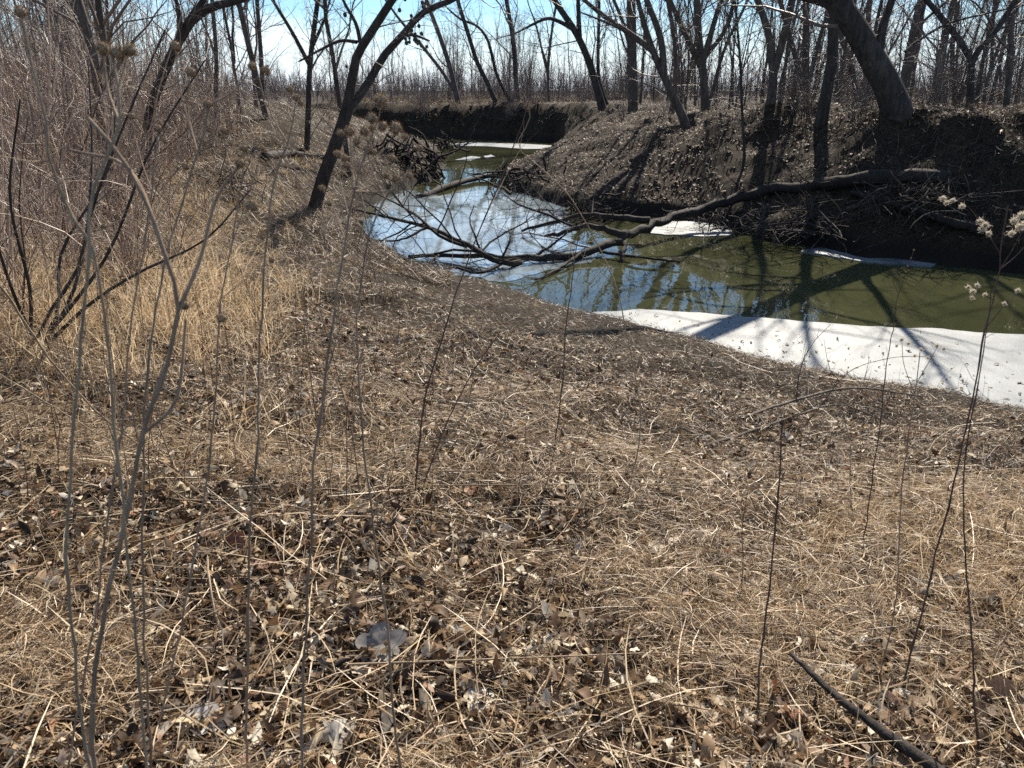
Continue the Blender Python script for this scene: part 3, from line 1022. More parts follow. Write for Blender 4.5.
# the great fallen tree: trunk on the right bank, its boughs spread over the water
base = ground_hit(892, 182); base[2] += .1
ft = thing('fallen_tree', base, 'large fallen tree, trunk on the right bank and dark boughs spread over the water', 'fallen tree')
trunk = [ground_hit(950, 180) + (0, 0, .02), ground_hit(890, 182) + (0, -.05, .10), ground_hit(830, 189) + (0, -.1, .12), ground_hit(765, 197) + (0, -.12, .15), at_z(700, 210, .5), at_z(655, 223, .4), at_z(612, 243, .2)]
mb = MB()
tp = limb_tube(mb, trunk, .15, .08, 16, 40, .2)
mb.build('trunk', WETWOOD, ft, origin=base)
boughs = [
    ([(625, 235, .32), (590, 226, .42), (560, 233, .35), (545, 236, .2)], .085, .03),
    ([(650, 220, .48), (610, 217, .5), (583, 216, .5), (546, 224, .3), (522, 231, .08)], .08, .03),
    ([(612, 242, .22), (583, 253, .12), (532, 258, .10), (482, 256, .14), (440, 254, .12), (408, 257, .05)], .095, .03),
    ([(520, 262, .05), (500, 263, .15), (467, 245, .35), (427, 227, .5), (377, 215, .5), (350, 209, .4)], .06, .02),
    ([(467, 247, .3), (440, 236, .5), (413, 213, .75), (366, 188, .9)], .035, .012),
    ([(600, 252, .1), (640, 257, .12), (680, 262, .1)], .035, .02),
    ([(622, 268, -.1), (622, 256, .1), (625, 242, .3)], .05, .04),
    ([(532, 258, .1), (552, 245, .3), (568, 232, .55)], .04, .015),
    ([(505, 262, .1), (480, 272, .1), (450, 268, .15), (415, 272, .1)], .04, .015),
    ([(482, 256, .15), (476, 238, .5), (470, 220, .8), (474, 205, 1.1)], .025, .008),
    ([(500, 262, .1), (510, 240, .5), (508, 228, .6)], .025, .008),
    ([(440, 254, .12), (420, 270, .08), (395, 268, .1)], .03, .01),
    ([(585, 250, .15), (560, 268, .05), (535, 280, .05)], .04, .015),
    ([(575, 227, .4), (545, 214, .7), (520, 205, .8), (498, 190, .9)], .03, .01),
    ([(427, 227, .5), (400, 240, .3), (370, 240, .2)], .03, .01),
]
polys = []
for pz, r0, r1 in boughs:
    mb = MB()
    W = [at_z(*q) for q in pz]
    polys.append(limb_tube(mb, W, r0, r1, 8, 18))
    mb.build('bough', WETWOOD, ft, origin=base)
mb = MB()
PP = np.array([p[0] for p in polys]); RR = np.array([p[1] for p in polys]); LL = np.array([p[2] for p in polys])
a = spawn(PP, RR, LL, 16, .12, 1, .8, .40, 7, .22, .22, .0085, flat=.45)
b = spawn(*a, 5, .2, 1, .75, .55, 5, .1, .28, .008)
c = spawn(*b, 3, .2, 1, .75, .5, 4, .05, .28, .008)
mb.tubes(c[0], c[1], 3)
for q in (a, b):
    q[0][..., 2] = np.maximum(q[0][..., 2], -.05)
mb.tubes(a[0], a[1], 5); mb.tubes(b[0], b[1], 3)
mb.build('crown', WETWOOD, ft, origin=base)
mb = MB()
ta = spawn(tp[0][None], tp[1][None], np.array([tp[2]]), 22, .05, .8, .9, .14, 6, .2, .25, .012)
tb = spawn(*ta, 5, .2, 1, .8, .5, 5, .0, .28, .008)
mb.tubes(ta[0], ta[1], 5); mb.tubes(tb[0], tb[1], 3)
mb.build('branches', WETWOOD, ft, origin=base)

log('sunken_limb', 'dark limb lying in the water between the two shores', [(418, 198, .0), (436, 193, .07), (462, 185, .12), (492, 180, .15), (524, 177, .12)], .12, .06, WETWOOD, twigs=4)
log('fallen_log', 'dark log lying flat on the left slope behind the leaning tree', [(264, 160, .08), (295, 158, .1), (332, 160, .08)], .12, .08, BARK_DARK)
log('fallen_log', 'short dark log low on the grassy left slope', [(190, 207, .05), (220, 203, .07), (255, 207, .05)], .07, .05, BARK_DARK)
log('fallen_log', 'log at the left waterline below the leaning tree', [(318, 236, .05), (340, 226, .07), (362, 222, .05)], .08, .05, BARK_DARK, twigs=5)
log('fallen_branch', 'bare crooked branch lying across the crest of the near bank by the ice', [(738, 424, .03), (790, 414, .10), (850, 407, .16), (925, 402, .05)], .013, .006, OLDWOOD, 'branch', twigs=6)
log('fallen_branch', 'forked grey branch lying just below the crooked one near the ice', [(700, 452, .02), (760, 436, .06), (835, 418, .10), (880, 425, .03)], .012, .005, OLDWOOD, 'branch', twigs=4)
log('long_log', 'long pale log along the dark far bank above the waterline', [(985, 236, .06), (905, 215, .1), (850, 200, .15)], .10, .06, WETWOOD)

# root wad / driftwood tangles
def tangle(name, label, px, py, n, size, r, mat, cat, group=None, hgt=.5):
    p = ground_hit(px, py)
    t = MB()
    c = rng.normal(size=(n, 3)) * np.array([size, size * .6, hgt * .4]) * .5
    c[:, 2] = np.abs(c[:, 2]) + .02
    d = rng.normal(size=(n, 3)); d[:, 2] *= .5
    d /= np.linalg.norm(d, axis=1, keepdims=True)
    L = size * (.4 + .8 * rng.random(n))
    P = np.zeros((n, 6, 3))
    P[:, 0] = c - d * L[:, None] / 2
    for j in range(1, 6):
        d = d + rng.normal(size=d.shape) * .2
        d /= np.linalg.norm(d, axis=1, keepdims=True)
        P[:, j] = P[:, j - 1] + d * L[:, None] / 5
    gz = height((P[..., 0] + p[0]).ravel(), (P[..., 1] + p[1]).ravel()).reshape(P.shape[:2])
    P[..., 2] = np.maximum(P[..., 2], np.maximum(gz, -.05) - p[2] - .03)
    R = (r * (.4 + rng.random(n)))[:, None] * np.linspace(1, .35, 6)
    t.tubes(P, R, 5)
    a = spawn(P, R, L, 3, .2, 1, .8, .5, 4, 0, .25, .012)
    t.tubes(a[0], a[1], 3)
    o = t.build(name, mat)
    o.location = [float(v) for v in p]
    return tag(o, label, cat, group)

tangle('driftwood_pile', 'dark driftwood tangle jutting from the left shore before the bend', 402, 163, 110, 1.7, .05, WETWOOD, 'driftwood', hgt=1.2)
tangle('driftwood_pile', 'dark clump of sticks at the tip of the sunlit right slope', 527, 183, 60, 1.5, .04, WETWOOD, 'driftwood', hgt=.7)
tangle('driftwood_pile', 'brush heap under the right bank where the fallen trunk reaches the water', 590, 218, 80, 1.0, .03, WETWOOD, 'driftwood', hgt=.6)
tangle('brush_pile', 'sprawling heap of dead brush below the fallen trunk on the dark bank', 815, 232, 130, 1.6, .018, BARK_DARK, 'brush', hgt=1.0)
tangle('brush_pile', 'dead brush hanging over the waterline left of the dark bank', 735, 226, 90, 1.1, .015, BARK_DARK, 'brush', hgt=.7)
tangle('brush_pile', 'vine tangle at the root end of the fallen trunk', 925, 205, 110, 1.4, .015, BARK_DARK, 'brush', hgt=1.0)
tangle('brush_pile', 'heap of dead brush at the foot of the thicket on the grassy left slope', 212, 188, 70, .9, .014, BARK_DARK, 'brush', hgt=.5)
tangle('driftwood_pile', 'small driftwood heap on the left shore below the far bend', 440, 149, 40, 1.6, .05, WETWOOD, 'driftwood', hgt=.8)
# snag standing in the water
p = at_z(432, 178, 0)
mb = MB()
limb_tube(mb, [p + (0, 0, -.4), p + (.02, 0, .3), p + (.05, 0, .75), p + (.0, 0, 1.0)], .28, .06, 9, 12, .25)
for q in range(7):
    a = q * .9
    limb_tube(mb, [p + (.0, 0, .3), p + (.35 * math.cos(a), .3 * math.sin(a), .15), p + (.6 * math.cos(a), .5 * math.sin(a), -.1)], .08, .03, 6, 8)
o = mb.build('stump', WETWOOD, origin=p)
tag(o, 'dark root stump standing in the water off the left shore', 'stump')
for (px, py, w, lab) in [(397, 196, .035, 'left one of two dark stubs poking out of the water by the left shore'), (386, 194, .05, 'right one of two dark stubs poking out of the water by the left shore')]:
    p = at_z(px + 8, py, 0)
    mb = MB()
    limb_tube(mb, [p + (0, 0, -.3), p + (-.03, 0, .15), p + (-.12, 0, .42)], w, w * .5, 7, 8)
    tag(mb.build('stub', WETWOOD, origin=p), lab if px > 390 and False else lab, 'stump')

def roots(label, pxs, n, Lr, r):  # exposed roots, thin strands draped down the bank face
    mb = MB()
    o3 = None
    PR = []
    for _ in range(n):
        q = pxs[0] + (pxs[1] - pxs[0]) * rng.random()
        p = ground_hit(q, pxs[2] + (pxs[3] - pxs[2]) * rng.random())
        if o3 is None: o3 = p
        d = np.array([rng.normal() * .5, -.5 - .3 * rng.random(), -.2])
        pts = [p + (0, .15, .05)]
        for j in range(7):
            d = d + np.array([rng.normal() * .3, rng.normal() * .2, -.35])
            d /= np.linalg.norm(d)
            c = pts[-1] + d * Lr * (.6 + .5 * rng.random()) / 7
            c[2] = max(c[2], h1(c[0], c[1]) + r)
            pts.append(c)
        PR.append(pts)
    PR = np.array(PR)
    mb.tubes(PR, (r * (.4 + .9 * rng.random(n)))[:, None] * np.linspace(1, .3, 8), 4)
    return tag(mb.build('hanging_roots', WETWOOD, origin=o3), label, 'hanging_roots')
roots('dark roots hanging down the cut bank at the far bend', (375, 600, 108, 122), 130, 2.2, .035)
roots('dark roots trailing down the shaded right bank below the leaning giant', (760, 1060, 118, 190), 190, 1.5, .012)

# charred stick in the foreground
P = [ground_hit(784, 694) + (0, 0, .12), ground_hit(815, 716) + (0, 0, .11), ground_hit(850, 745) + (0, 0, .10), ground_hit(895, 775) + (0, 0, .09)]
P.append(P[-1] + (P[-1] - P[-2]) * 1.2)
mb = MB()
limb_tube(mb, P, .006, .017, 9, 20, .2)
tag(mb.build('broken_stick', WETWOOD, origin=P[0]), 'dark broken stick lying in the straw at the bottom edge', 'stick')

# ------------------------------------------------------------------ ground cover (stuff)
def field(n, y0, y1, power, xr=.82, keep=None):
    """points on the near bank, denser close to the camera"""
    u = rng.random(n)
    Y = (y0 ** (1 - power) + u * (y1 ** (1 - power) - y0 ** (1 - power))) ** (1 / (1 - power)) if power != 1 else y0 * (y1 / y0) ** u
    X = (rng.random(n) * 2 - 1) * (xr * Y + .5)
    dn, _, _, df, _, _, ins = shore(X, Y)
    m = (~ins) & (dn < df)
    if keep is not None:
        m &= keep(X, Y, dn)
    return X[m], Y[m], dn[m]

def lying(mb, X, Y, L, w, zmax, tilt, k=4, curve=.25, zmin=.0, z=None):
    n = len(X)
    z0 = height(X, Y) if z is None else z
    a = rng.random(n) * 2 * PI
    d = np.stack([np.cos(a), np.sin(a), np.zeros(n)], -1)
    sd = np.stack([-np.sin(a), np.cos(a), np.zeros(n)], -1)
    tl = rng.normal(size=n) * tilt
    c = rng.normal(size=n) * curve
    s = np.linspace(-.5, .5, k)
    P = np.zeros((n, k, 3))
    for j in range(k):
        P[:, j] = np.stack([X, Y, z0], -1) + d * (s[j] * L)[:, None] + sd * (c * L * (s[j] ** 2 - .1))[:, None]
    gz = height(P[..., 0].ravel(), P[..., 1].ravel()).reshape(n, k)
    off = (zmin + (zmax - zmin) * rng.random(n) ** 1.5)
    P[..., 2] = gz + off[:, None] + np.abs(tl)[:, None] * L[:, None] * (s[None] + .5)
    Nn = rng.normal(size=(n, 3)) * .6; Nn[:, 2] += .8
    W = (w * (.6 + .8 * rng.random(n)))[:, None] * np.array([.8] + [1] * (k - 2) + [.35])[None]
    mb.ribbons(P, W, Nn)

# straw: long fallen stems and blades, mostly close to the camera
patch = lambda X, Y: fbm(X * 1.7, Y * 1.9, 55, 4)
mb = MB()
X, Y, d = field(60000, 1.05, 7.5, 1.5)
m = rng.random(len(X)) < np.clip((patch(X, Y) - .44) * 6, .07, .7) * np.clip((d - 2.2) / 3, .03, 1)
X, Y = X[m], Y[m]
lying(mb, X, Y, .03 + .16 * rng.random(len(X)) ** 2, .0014, .055, .28, 4, .5)
X, Y, d = field(3800, 1.05, 8, 1.3)
lying(mb, X, Y, .2 + .35 * rng.random(len(X)), .0014, .065, .10, 6, .35, .02)
X, Y, d = field(26000, 7, 26, 1.4)
m = rng.random(len(X)) < .6 * np.clip((d - 2.4) / 5, .02, 1)
X, Y = X[m], Y[m]
lying(mb, X, Y, .08 + .22 * rng.random(len(X)), .0019, .06, .2)
tag(mb.build('straw', STRAW), 'pale fallen straw matted over the near bank', 'straw', kind='stuff')

# swaths of fine straw combed one way
def swaths(mb, X, Y, nb, L, w, size, zmax):
    n = len(X)
    az = np.repeat(rng.random(n) * 2 * PI, nb) + rng.normal(size=n * nb) * .45
    X = np.repeat(X, nb) + rng.normal(size=n * nb) * size
    Y = np.repeat(Y, nb) + rng.normal(size=n * nb) * size
    N_ = len(X)
    L = np.repeat(np.broadcast_to(L, (n,)), nb) * (.35 + .9 * rng.random(N_))
    k = 5
    c = rng.normal(size=N_) * .5
    d = np.stack([np.cos(az), np.sin(az)], -1); sd = np.stack([-np.sin(az), np.cos(az)], -1)
    s = np.linspace(-.5, .5, k)
    P = np.zeros((N_, k, 3))
    for j in range(k):
        q = np.stack([X, Y], -1) + d * (s[j] * L)[:, None] + sd * (c * L * s[j] ** 2)[:, None]
        P[:, j, :2] = q
    gz = height(P[..., 0].ravel(), P[..., 1].ravel()).reshape(N_, k)
    hump = np.abs(rng.normal(size=N_)) * .42
    P[..., 2] = gz + (.008 + zmax * rng.random(N_) ** 1.6)[:, None] + (hump * L)[:, None] * (.25 - s[None] ** 2) + (rng.normal(size=N_) * .12 * L)[:, None] * s[None]
    P[..., 2] = np.maximum(P[..., 2], gz + .003)
    Nn = rng.normal(size=(N_, 3)) * .6; Nn[:, 2] += .7
    mb.ribbons(P, (w * (.5 + .9 * rng.random(N_)))[:, None] * np.array([.6, 1, 1, .8, .3])[None], Nn)
mb = MB()
X, Y, d = field(3600, 1.1, 6.5, 1.5)
m = rng.random(len(X)) < np.clip((patch(X, Y) - .47) * 7, .04, .85) * np.clip((d - 2.2) / 3, 0, 1)
X, Y = X[m], Y[m]
swaths(mb, X, Y, 46, .07 + .11 * rng.random(len(X)), .0009, .06, .085)
X, Y, d = field(1500, 5, 16, 1.2)
m = rng.random(len(X)) < np.clip((d - 2.6) / 4.5, 0, 1)
X, Y = X[m], Y[m]
swaths(mb, X, Y, 30, .16, .0013, .16, .05)
tag(mb.build('fine_straw', STRAW), 'fine curled straw combed into wisps over the leaves', 'straw', kind='stuff')

# thatch: short matted blades, nearer the water
mb = MB()
X, Y, d = field(90000, 1.2, 9, 1.1)
m = rng.random(len(X)) < np.clip(Y / 5, .3, 1)
X, Y = X[m], Y[m]
lying(mb, X, Y, .03 + .09 * rng.random(len(X)), .0014, .03, .35, 3)
X, Y, d = field(120000, 4, 20, 1.2)
lying(mb, X, Y, .03 + .08 * rng.random(len(X)), .0022, .03, .35, 3)
n = 70000
Y = 11 + 45 * rng.random(n) ** 1.3; px = 60 + 390 * rng.random(n); X = (px - 512) / 800 * Y
dn, _, _, df, _, _, ins = shore(X, Y)
m = (~ins) & (dn < df) & (dn > .15)
lying(mb, X[m], Y[m], .12 + .25 * rng.random(m.sum()), .0035, .10, .4, 3)
tag(mb.build('matted_grass', THATCH), 'short brown matted grass down to the water', 'grass', kind='stuff')

# leaves
def leaf_outline(kind):
    if kind == 0:
        a = np.linspace(0, 2 * PI, 9)[:-1]
        r = np.array([1, .62, .48, .55, .85, .55, .48, .62])
    else:
        a = np.linspace(0, 2 * PI, 15)[:-1]
        r = np.array([1, .5, .75, .45, .8, .5, .6, .35, .6, .5, .8, .45, .75, .5])
    return np.stack([r * np.cos(a), r * np.sin(a) * .9], -1)

def leaves(mb, X, Y, size, zmax, tilt, kind, z=None):
    n = len(X)
    o = leaf_outline(kind)
    k = len(o)
    T = np.zeros((n, k + 1, 3))
    sc = size * (.55 + .8 * rng.random(n))
    cu = rng.normal(size=(n, 1)) * .55
    cv = rng.normal(size=(n, 1)) * .45
    ox = np.concatenate([[0], o[:, 0]])[None]; oy = np.concatenate([[0], o[:, 1]])[None]
    jit = 1 + (rng.random((n, k + 1)) - .5) * .35
    T[..., 0] = ox * jit; T[..., 1] = oy * jit * (.6 + .4 * rng.random((n, 1)))
    T[..., 2] = cu * ox ** 2 + cv * oy ** 2 + rng.normal(size=(n, k + 1)) * .08
    T *= sc[:, None, None]
    # random tilt then spin
    ax = rng.random(n) * 2 * PI
    tl = np.abs(rng.normal(size=n)) * tilt
    u = np.stack([np.cos(ax), np.sin(ax), np.zeros(n)], -1)
    ct, st = np.cos(tl)[:, None, None], np.sin(tl)[:, None, None]
    U = u[:, None, :]
    T = T * ct + np.cross(np.broadcast_to(U, T.shape), T) * st + U * (T * U).sum(2, keepdims=True) * (1 - ct)
    b = rng.random(n) * 2 * PI
    cb, sb = np.cos(b)[:, None], np.sin(b)[:, None]
    x_, y_ = T[..., 0] * cb - T[..., 1] * sb, T[..., 0] * sb + T[..., 1] * cb
    T[..., 0], T[..., 1] = x_, y_
    z0 = height(X, Y) if z is None else z
    mn = T[..., 2].min(axis=1)
    T[..., 2] += (z0 + zmax * rng.random(n) - mn * .6)[:, None]
    T[..., 0] += X[:, None]; T[..., 1] += Y[:, None]
    i = np.arange(k)
    tri = np.stack([np.zeros(k, int), 1 + i, 1 + (i + 1) % k], -1)
    F = (tri[None] + (np.arange(n) * (k + 1))[:, None, None]).reshape(-1, 3)
    mb.add(T.reshape(-1, 3), None, F)

mb = MB()
for kind, n in ((0, 32000), (1, 19000)):
    X, Y, d = field(n, 1.05, 7.5, 1.4)
    m = (rng.random(len(X)) < np.clip(1 - (patch(X, Y) - .5) * 4, .45, 1)) & (d > 1.6)
    leaves(mb, X[m], Y[m], .011 + .025 * rng.random(m.sum()) ** 1.5, .06, .9, kind)
    X, Y, d = field(n, 5, 22, 1.2)
    m = rng.random(len(X)) < np.clip((d - 2) / 9, 0, .5)
    leaves(mb, X[m], Y[m], .025 + .02 * rng.random(m.sum()), .04, .6, kind)
tag(mb.build('fallen_leaves', LEAF), 'curled brown and grey fallen leaves littering the near bank', 'leaves', kind='stuff')

mb = MB()
n = 1300
q = np.array([at_z(560 + 470 * rng.random(), 312 + 100 * rng.random(), 0)[:2] for _ in range(n)])
lo = np.array([at_z(px, py, 0)[:2] for px, py in [(575, 318), (640, 311), (780, 321), (1024, 336)]])
m = inside(q[:, 0], q[:, 1]) & (q[:, 1] < np.interp(q[:, 0], lo[:, 0], lo[:, 1]) - .1)
q = q[m]
dn = seg_query(q[:, 0], q[:, 1], NEAR)[0]
q = q[rng.random(len(q)) < np.exp(-dn / 1.1)]
leaves(mb, q[:, 0], q[:, 1], .02 + .02 * rng.random(len(q)), .004, .25, 0, z=np.full(len(q), .024))
lying(mb, q[:, 0] + rng.normal(size=len(q)) * .2, q[:, 1] + .1, np.full(len(q), .12), .0016, .0, .05, 4, .3)
tag(mb.build('ice_litter', BANKLEAF), 'scraps of leaf and straw blown onto the near ice', 'litter', kind='stuff')

# tufts of taller dry grass
def tufts(mb, X, Y, nb, Lm, w, spread, droop=.7, k=6):
    n = len(X)
    X = np.repeat(X, nb) + rng.normal(size=n * nb) * .07
    Y = np.repeat(Y, nb) + rng.normal(size=n * nb) * .07
    Lm = np.repeat(np.broadcast_to(Lm, (n,)), nb)
    z = height(X, Y)
    N_ = len(X)
    L = Lm * (.4 + .7 * rng.random(N_))
    a = rng.random(N_) * 2 * PI
    th = np.abs(rng.normal(size=N_)) * spread
    d = np.stack([np.sin(th) * np.cos(a), np.sin(th) * np.sin(a), np.cos(th)], -1)
    P = np.zeros((N_, k, 3))
    P[:, 0] = np.stack([X, Y, z - .01], -1)
    for j in range(1, k):
        d = d + rng.normal(size=d.shape) * .16
        d[:, 2] -= droop * rng.random(N_) * j / k
        d /= np.linalg.norm(d, axis=1, keepdims=True)
        P[:, j] = P[:, j - 1] + d * (L / (k - 1))[:, None]
    gz = height(P[:, -1, 0], P[:, -1, 1])
    P[..., 2] = np.maximum(P[..., 2], np.minimum(z, gz)[:, None] + .005)
    W = (w * (.6 + .8 * rng.random(N_)))[:, None] * np.linspace(1, .2, k)[None]
    mb.ribbons(P, W)

mb = MB()
def px_patch(n, x0, x1, y0, y1):
    out = []
    for _ in range(n):
        u, v = rng.random(2)
        px = x0 + (x1 - x0) * u + rng.normal() * (x1 - x0) * .08
        py = y0 + (y1 - y0) * v + rng.normal() * (y1 - y0) * .13
        out.append(ground_hit(px, max(py, 108)))
    out = np.array(out)
    return out[:, 0], out[:, 1]
X, Y = px_patch(640, -140, 260, 185, 355)
m = fbm(X * 1.3, Y * 1.3, 77, 3) > .40
X, Y = X[m], Y[m]
tufts(mb, X, Y, 34, .25 + .45 * rng.random(len(X)), .0024, .6, 1.0)
X, Y = px_patch(150, 120, 330, 130, 240)
tufts(mb, X, Y, 26, .30, .004, .8, 1.1)
X, Y = px_patch(150, 800, 1120, 500, 640)
m = fbm(X * 2.2, Y * 2.2, 78, 2) > .42
X, Y = X[m], Y[m]
tufts(mb, X, Y, 50, .26, .0013, 1.0, 1.4)
X, Y = px_patch(130, 560, 1080, 590, 768)
tufts(mb, X, Y, 50, .20, .0012, 1.0, 1.5)
X, Y = px_patch(40, 0, 520, 540, 700)
tufts(mb, X, Y, 40, .18, .0012, 1.1, 1.5)
X, Y = px_patch(120, 20, 420, 350, 480)
tufts(mb, X, Y, 26, .20, .0016, 1.0, 1.3)
X, Y, d = field(160, 2.2, 14, 1.1)
tufts(mb, X, Y, 26, .16, .0018, 1.1, 1.4)
tag(mb.build('dry_grass', GOLD), 'golden dry grass in tufts on the near and left bank', 'grass', kind='stuff')

# litter and grass on the right and far banks
def far_field(n, y0, y1, p0, p1, dmin, dmax):
    Y = y0 + (y1 - y0) * rng.random(n) ** 1.5
    px = p0 + (p1 - p0) * rng.random(n)
    X = (px - 512) / 800 * Y
    dn, _, _, df, _, _, ins = shore(X, Y)
    m = (~ins) & (df < dn) & (df > dmin) & (df < dmax)
    return X[m], Y[m], df[m]
mb = MB()
X, Y, d = far_field(90000, 13, 60, 480, 1250, .25, 14)
m = rng.random(len(X)) < np.where((X > 5.5) & (d < 2.6), .22, .8)
X, Y = X[m], Y[m]
leaves(mb, X, Y, .04 + .03 * rng.random(len(X)), .03, .28, 0)
tag(mb.build('bank_leaf_litter', BANKLEAF), 'brown leaf litter covering the slope of the right bank', 'leaves', kind='stuff')
mb = MB()
X, Y, d = far_field(22000, 13, 60, 480, 1250, .3, 14)
lying(mb, X, Y, .12 + .3 * rng.random(len(X)), .0035, .08, .15)
X, Y, d = far_field(1500, 16, 55, 540, 1200, 2.6, 14)
tufts(mb, X, Y, 14, .35, .005, .7, .9)
tag(mb.build('bank_grass', BANKGRASS), 'withered grass and stalks on the right bank and its top', 'grass', kind='stuff')
mb = MB()
n = 4200
Y = 57 + 40 * rng.random(n); px = 330 + 330 * rng.random(n); X = (px - 512) / 815 * Y
m = np.array(~inside(X, Y))
tufts(mb, X[m], Y[m], 8, .45, .012, .6, .8)
tag(mb.build('meadow_grass', THATCH), 'pale dry grass on the flat beyond the bend', 'grass', kind='stuff')

# ------------------------------------------------------------------ burr and fluff heads
mb = MB()
V, F = ico(.0085, 2)
mb.add(V, None, F)
n = 150
d = rng.normal(size=(n, 3)); d /= np.linalg.norm(d, axis=1, keepdims=True)
s = np.array([.007, .0095, .0125])
P = d[:, None, :] * s[None, :, None] + rng.normal(size=(n, 3, 3)) * .0006
mb.tubes(P, np.tile(np.array([.0008, .0005, .0001]), (n, 1)), 3)
BURRHEAD = mb.mesh('seed_head', BURR)
mb = MB()
n = 260
c = rng.normal(size=(n, 3)) * .0035
d = rng.normal(size=(n, 3)); d[:, 2] = np.abs(d[:, 2]) + .2; d /= np.linalg.norm(d, axis=1, keepdims=True)
P = c[:, None, :] + d[:, None, :] * (np.array([0, .004, .008])[None, :, None]) + rng.normal(size=(n, 3, 3)) * .0008
mb.ribbons(P, np.tile(np.array([.0004, .0006, .0004]), (n, 1)))
FLUFFHEAD = mb.mesh('fluffy_head', FLUFF)

def head(t, o3, p, sc, kind):
    o = bpy.data.objects.new('seed_head', BURRHEAD if kind == 'burr' else FLUFFHEAD)
    COL.objects.link(o)
    o.parent = t
    o.location = [float(v) for v in (np.asarray(p) - o3)]
    o.rotation_euler = (rng.random() * .8, rng.random() * .8, rng.random() * 6)
    o.scale = [float(sc)] * 3
    return o

def weed(name, label, pts, r0, r1, Y=None, Yt=None, branches=(), heads=(), mat=None, cat='weed', group=None, kind='burr', hs=1.0, base=True):
    """a dead stalk that follows measured points from its root up"""
    mat = mat or STALK
    if Y is None:
        g0 = ground_hit(*pts[0])
        Y = g0[1]
    Yt = Yt or Y
    n = len(pts)
    W = [at(x, y, Y + (Yt - Y) * i / max(n - 1, 1)) for i, (x, y) in enumerate(pts)]
    z = h1(W[0][0], W[0][1])
    if W[0][2] > z + .02 and base:
        W = [np.array([W[0][0] + rng.normal() * .02, W[0][1], z - .02])] + W
    elif base:
        W[0][2] = z - .02
    o3 = W[0].copy()
    t = thing(name, o3, label, cat, group)
    mb = MB()
    P, L = resample(W, 40)
    wv = np.cumsum(rng.normal(size=(40, 3)), axis=0)
    wv -= np.linspace(0, 1, 40)[:, None] * wv[-1]
    P = P + wv * np.array([1, 1, .2]) * .0011 * L
    R = np.linspace(r0, r1, 40) * (1 + .35 * (rng.random(40) < .12))
    mb.tubes(P[None], R[None], 6)
    mb.build('stem', mat, t, origin=o3)
    nt_ = int(rng.integers(5, 11))
    ta = spawn(P[None], np.maximum(R, .0012)[None], np.array([L]), nt_, .25, .97, .6, .085, 5, .1, .2, .010)
    for i in range(nt_):
        ti = tuple(q[i:i + 1] for q in ta)
        tb = spawn(*ti, 2, .3, 1, .6, .5, 4, .1, .25, .008)
        mb = MB()
        mb.tubes(ti[0], ti[1], 4); mb.tubes(tb[0], tb[1], 3)
        mb.build('twig', mat, t, origin=o3)
    for br in branches:
        yy = br[0]
        BW = [at(x, y, yy + .01 * i) for i, (x, y) in enumerate(br[2:])]
        k = np.argmin(((P - BW[0]) ** 2).sum(1))
        BW[0] = P[k]
        BP, _ = resample(BW, 14)
        mb = MB()
        mb.tubes(BP[None], np.linspace(br[1], br[1] * .6, 14)[None], 5)
        mb.build('branch', mat, t, origin=o3)
    for hd in heads:
        x, y, yy = hd[:3]
        head(t, o3, at(x, y, yy), hs * (.74 if kind == 'burr' else .6) * (hd[3] if len(hd) > 3 else 1), kind)
    return t

# the blurred plants close to the lens, left
weed('burr_weed', 'tall pale burr stalk close to the lens, zigzagging up the left side',
     [(100, 790), (106, 640), (128, 540), (146, 455), (160, 400), (186, 310), (168, 250), (146, 200), (118, 150), (88, 118)], .0046, .0026, .95, 1.0,
     [(1.0, .003, (186, 308), (200, 260), (216, 200), (240, 165)), (1.0, .0028, (168, 250), (130, 170), (70, 150)),
      (.96, .003, (150, 440), (176, 400), (186, 320))],
     [(185, 305, .99, .9), (252, 205, 1.0, 1.1), (240, 163, 1.0, .9), (222, 318, 1.0, .9)], STALK, kind='burr')
weed('burr_weed', 'pale stalk looping up with three burrs near the upper left corner',
     [(94, 800), (70, 560), (78, 400), (92, 260), (96, 190), (118, 130), (117, 80), (112, 56)], .0029, .0018, .88, .95,
     [(.95, .0018, (118, 118), (108, 90), (103, 50)), (.95, .0018, (117, 80), (126, 62), (130, 50))],
     [(103, 48, .95), (118, 53, .95, 1.1), (130, 50, .95)], STALK_PALE)
weed('burr_weed', 'pale curved stalk bending like a hook at the left edge, one burr at its top',
     [(150, 800), (110, 420), (92, 255), (66, 210), (44, 150), (44, 118), (30, 60), (21, 14)], .0026, .0018, .95, .98,
     [], [(21, 12, .98, .9)], STALK_PALE)
weed('burr_weed', 'slender brown stalk with scattered burrs above the thicket',
     [(150, 768), (141, 600), (143, 470), (152, 330), (190, 180), (205, 130), (208, 106)], .0028, .0014, 1.15, 1.25,
     [(1.25, .0013, (196, 160), (188, 110), (190, 74)), (1.25, .0013, (200, 150), (180, 90), (176, 48)), (1.25, .0013, (208, 108), (235, 90), (252, 66))],
     [(208, 104, 1.25), (191, 72, 1.25), (175, 46, 1.25, 1.1), (252, 66, 1.25, .9), (240, 103, 1.27, .7), (88, 60, 1.25, .8)][:4])
weed('burr_weed', 'thin burr stalk with paired heads left of the leaning tree',
     [(248, 768), (250, 560), (258, 440), (262, 340), (275, 200), (290, 140), (296, 100)], .003, .0013, 1.25, 1.4,
     [(1.4, .0013, (286, 150), (270, 110), (266, 72)), (1.4, .0013, (292, 130), (288, 110), (290, 90))],
     [(296, 97, 1.4, .9), (266, 70, 1.4), (290, 89, 1.4, .8), (301, 103, 1.4, .7)])
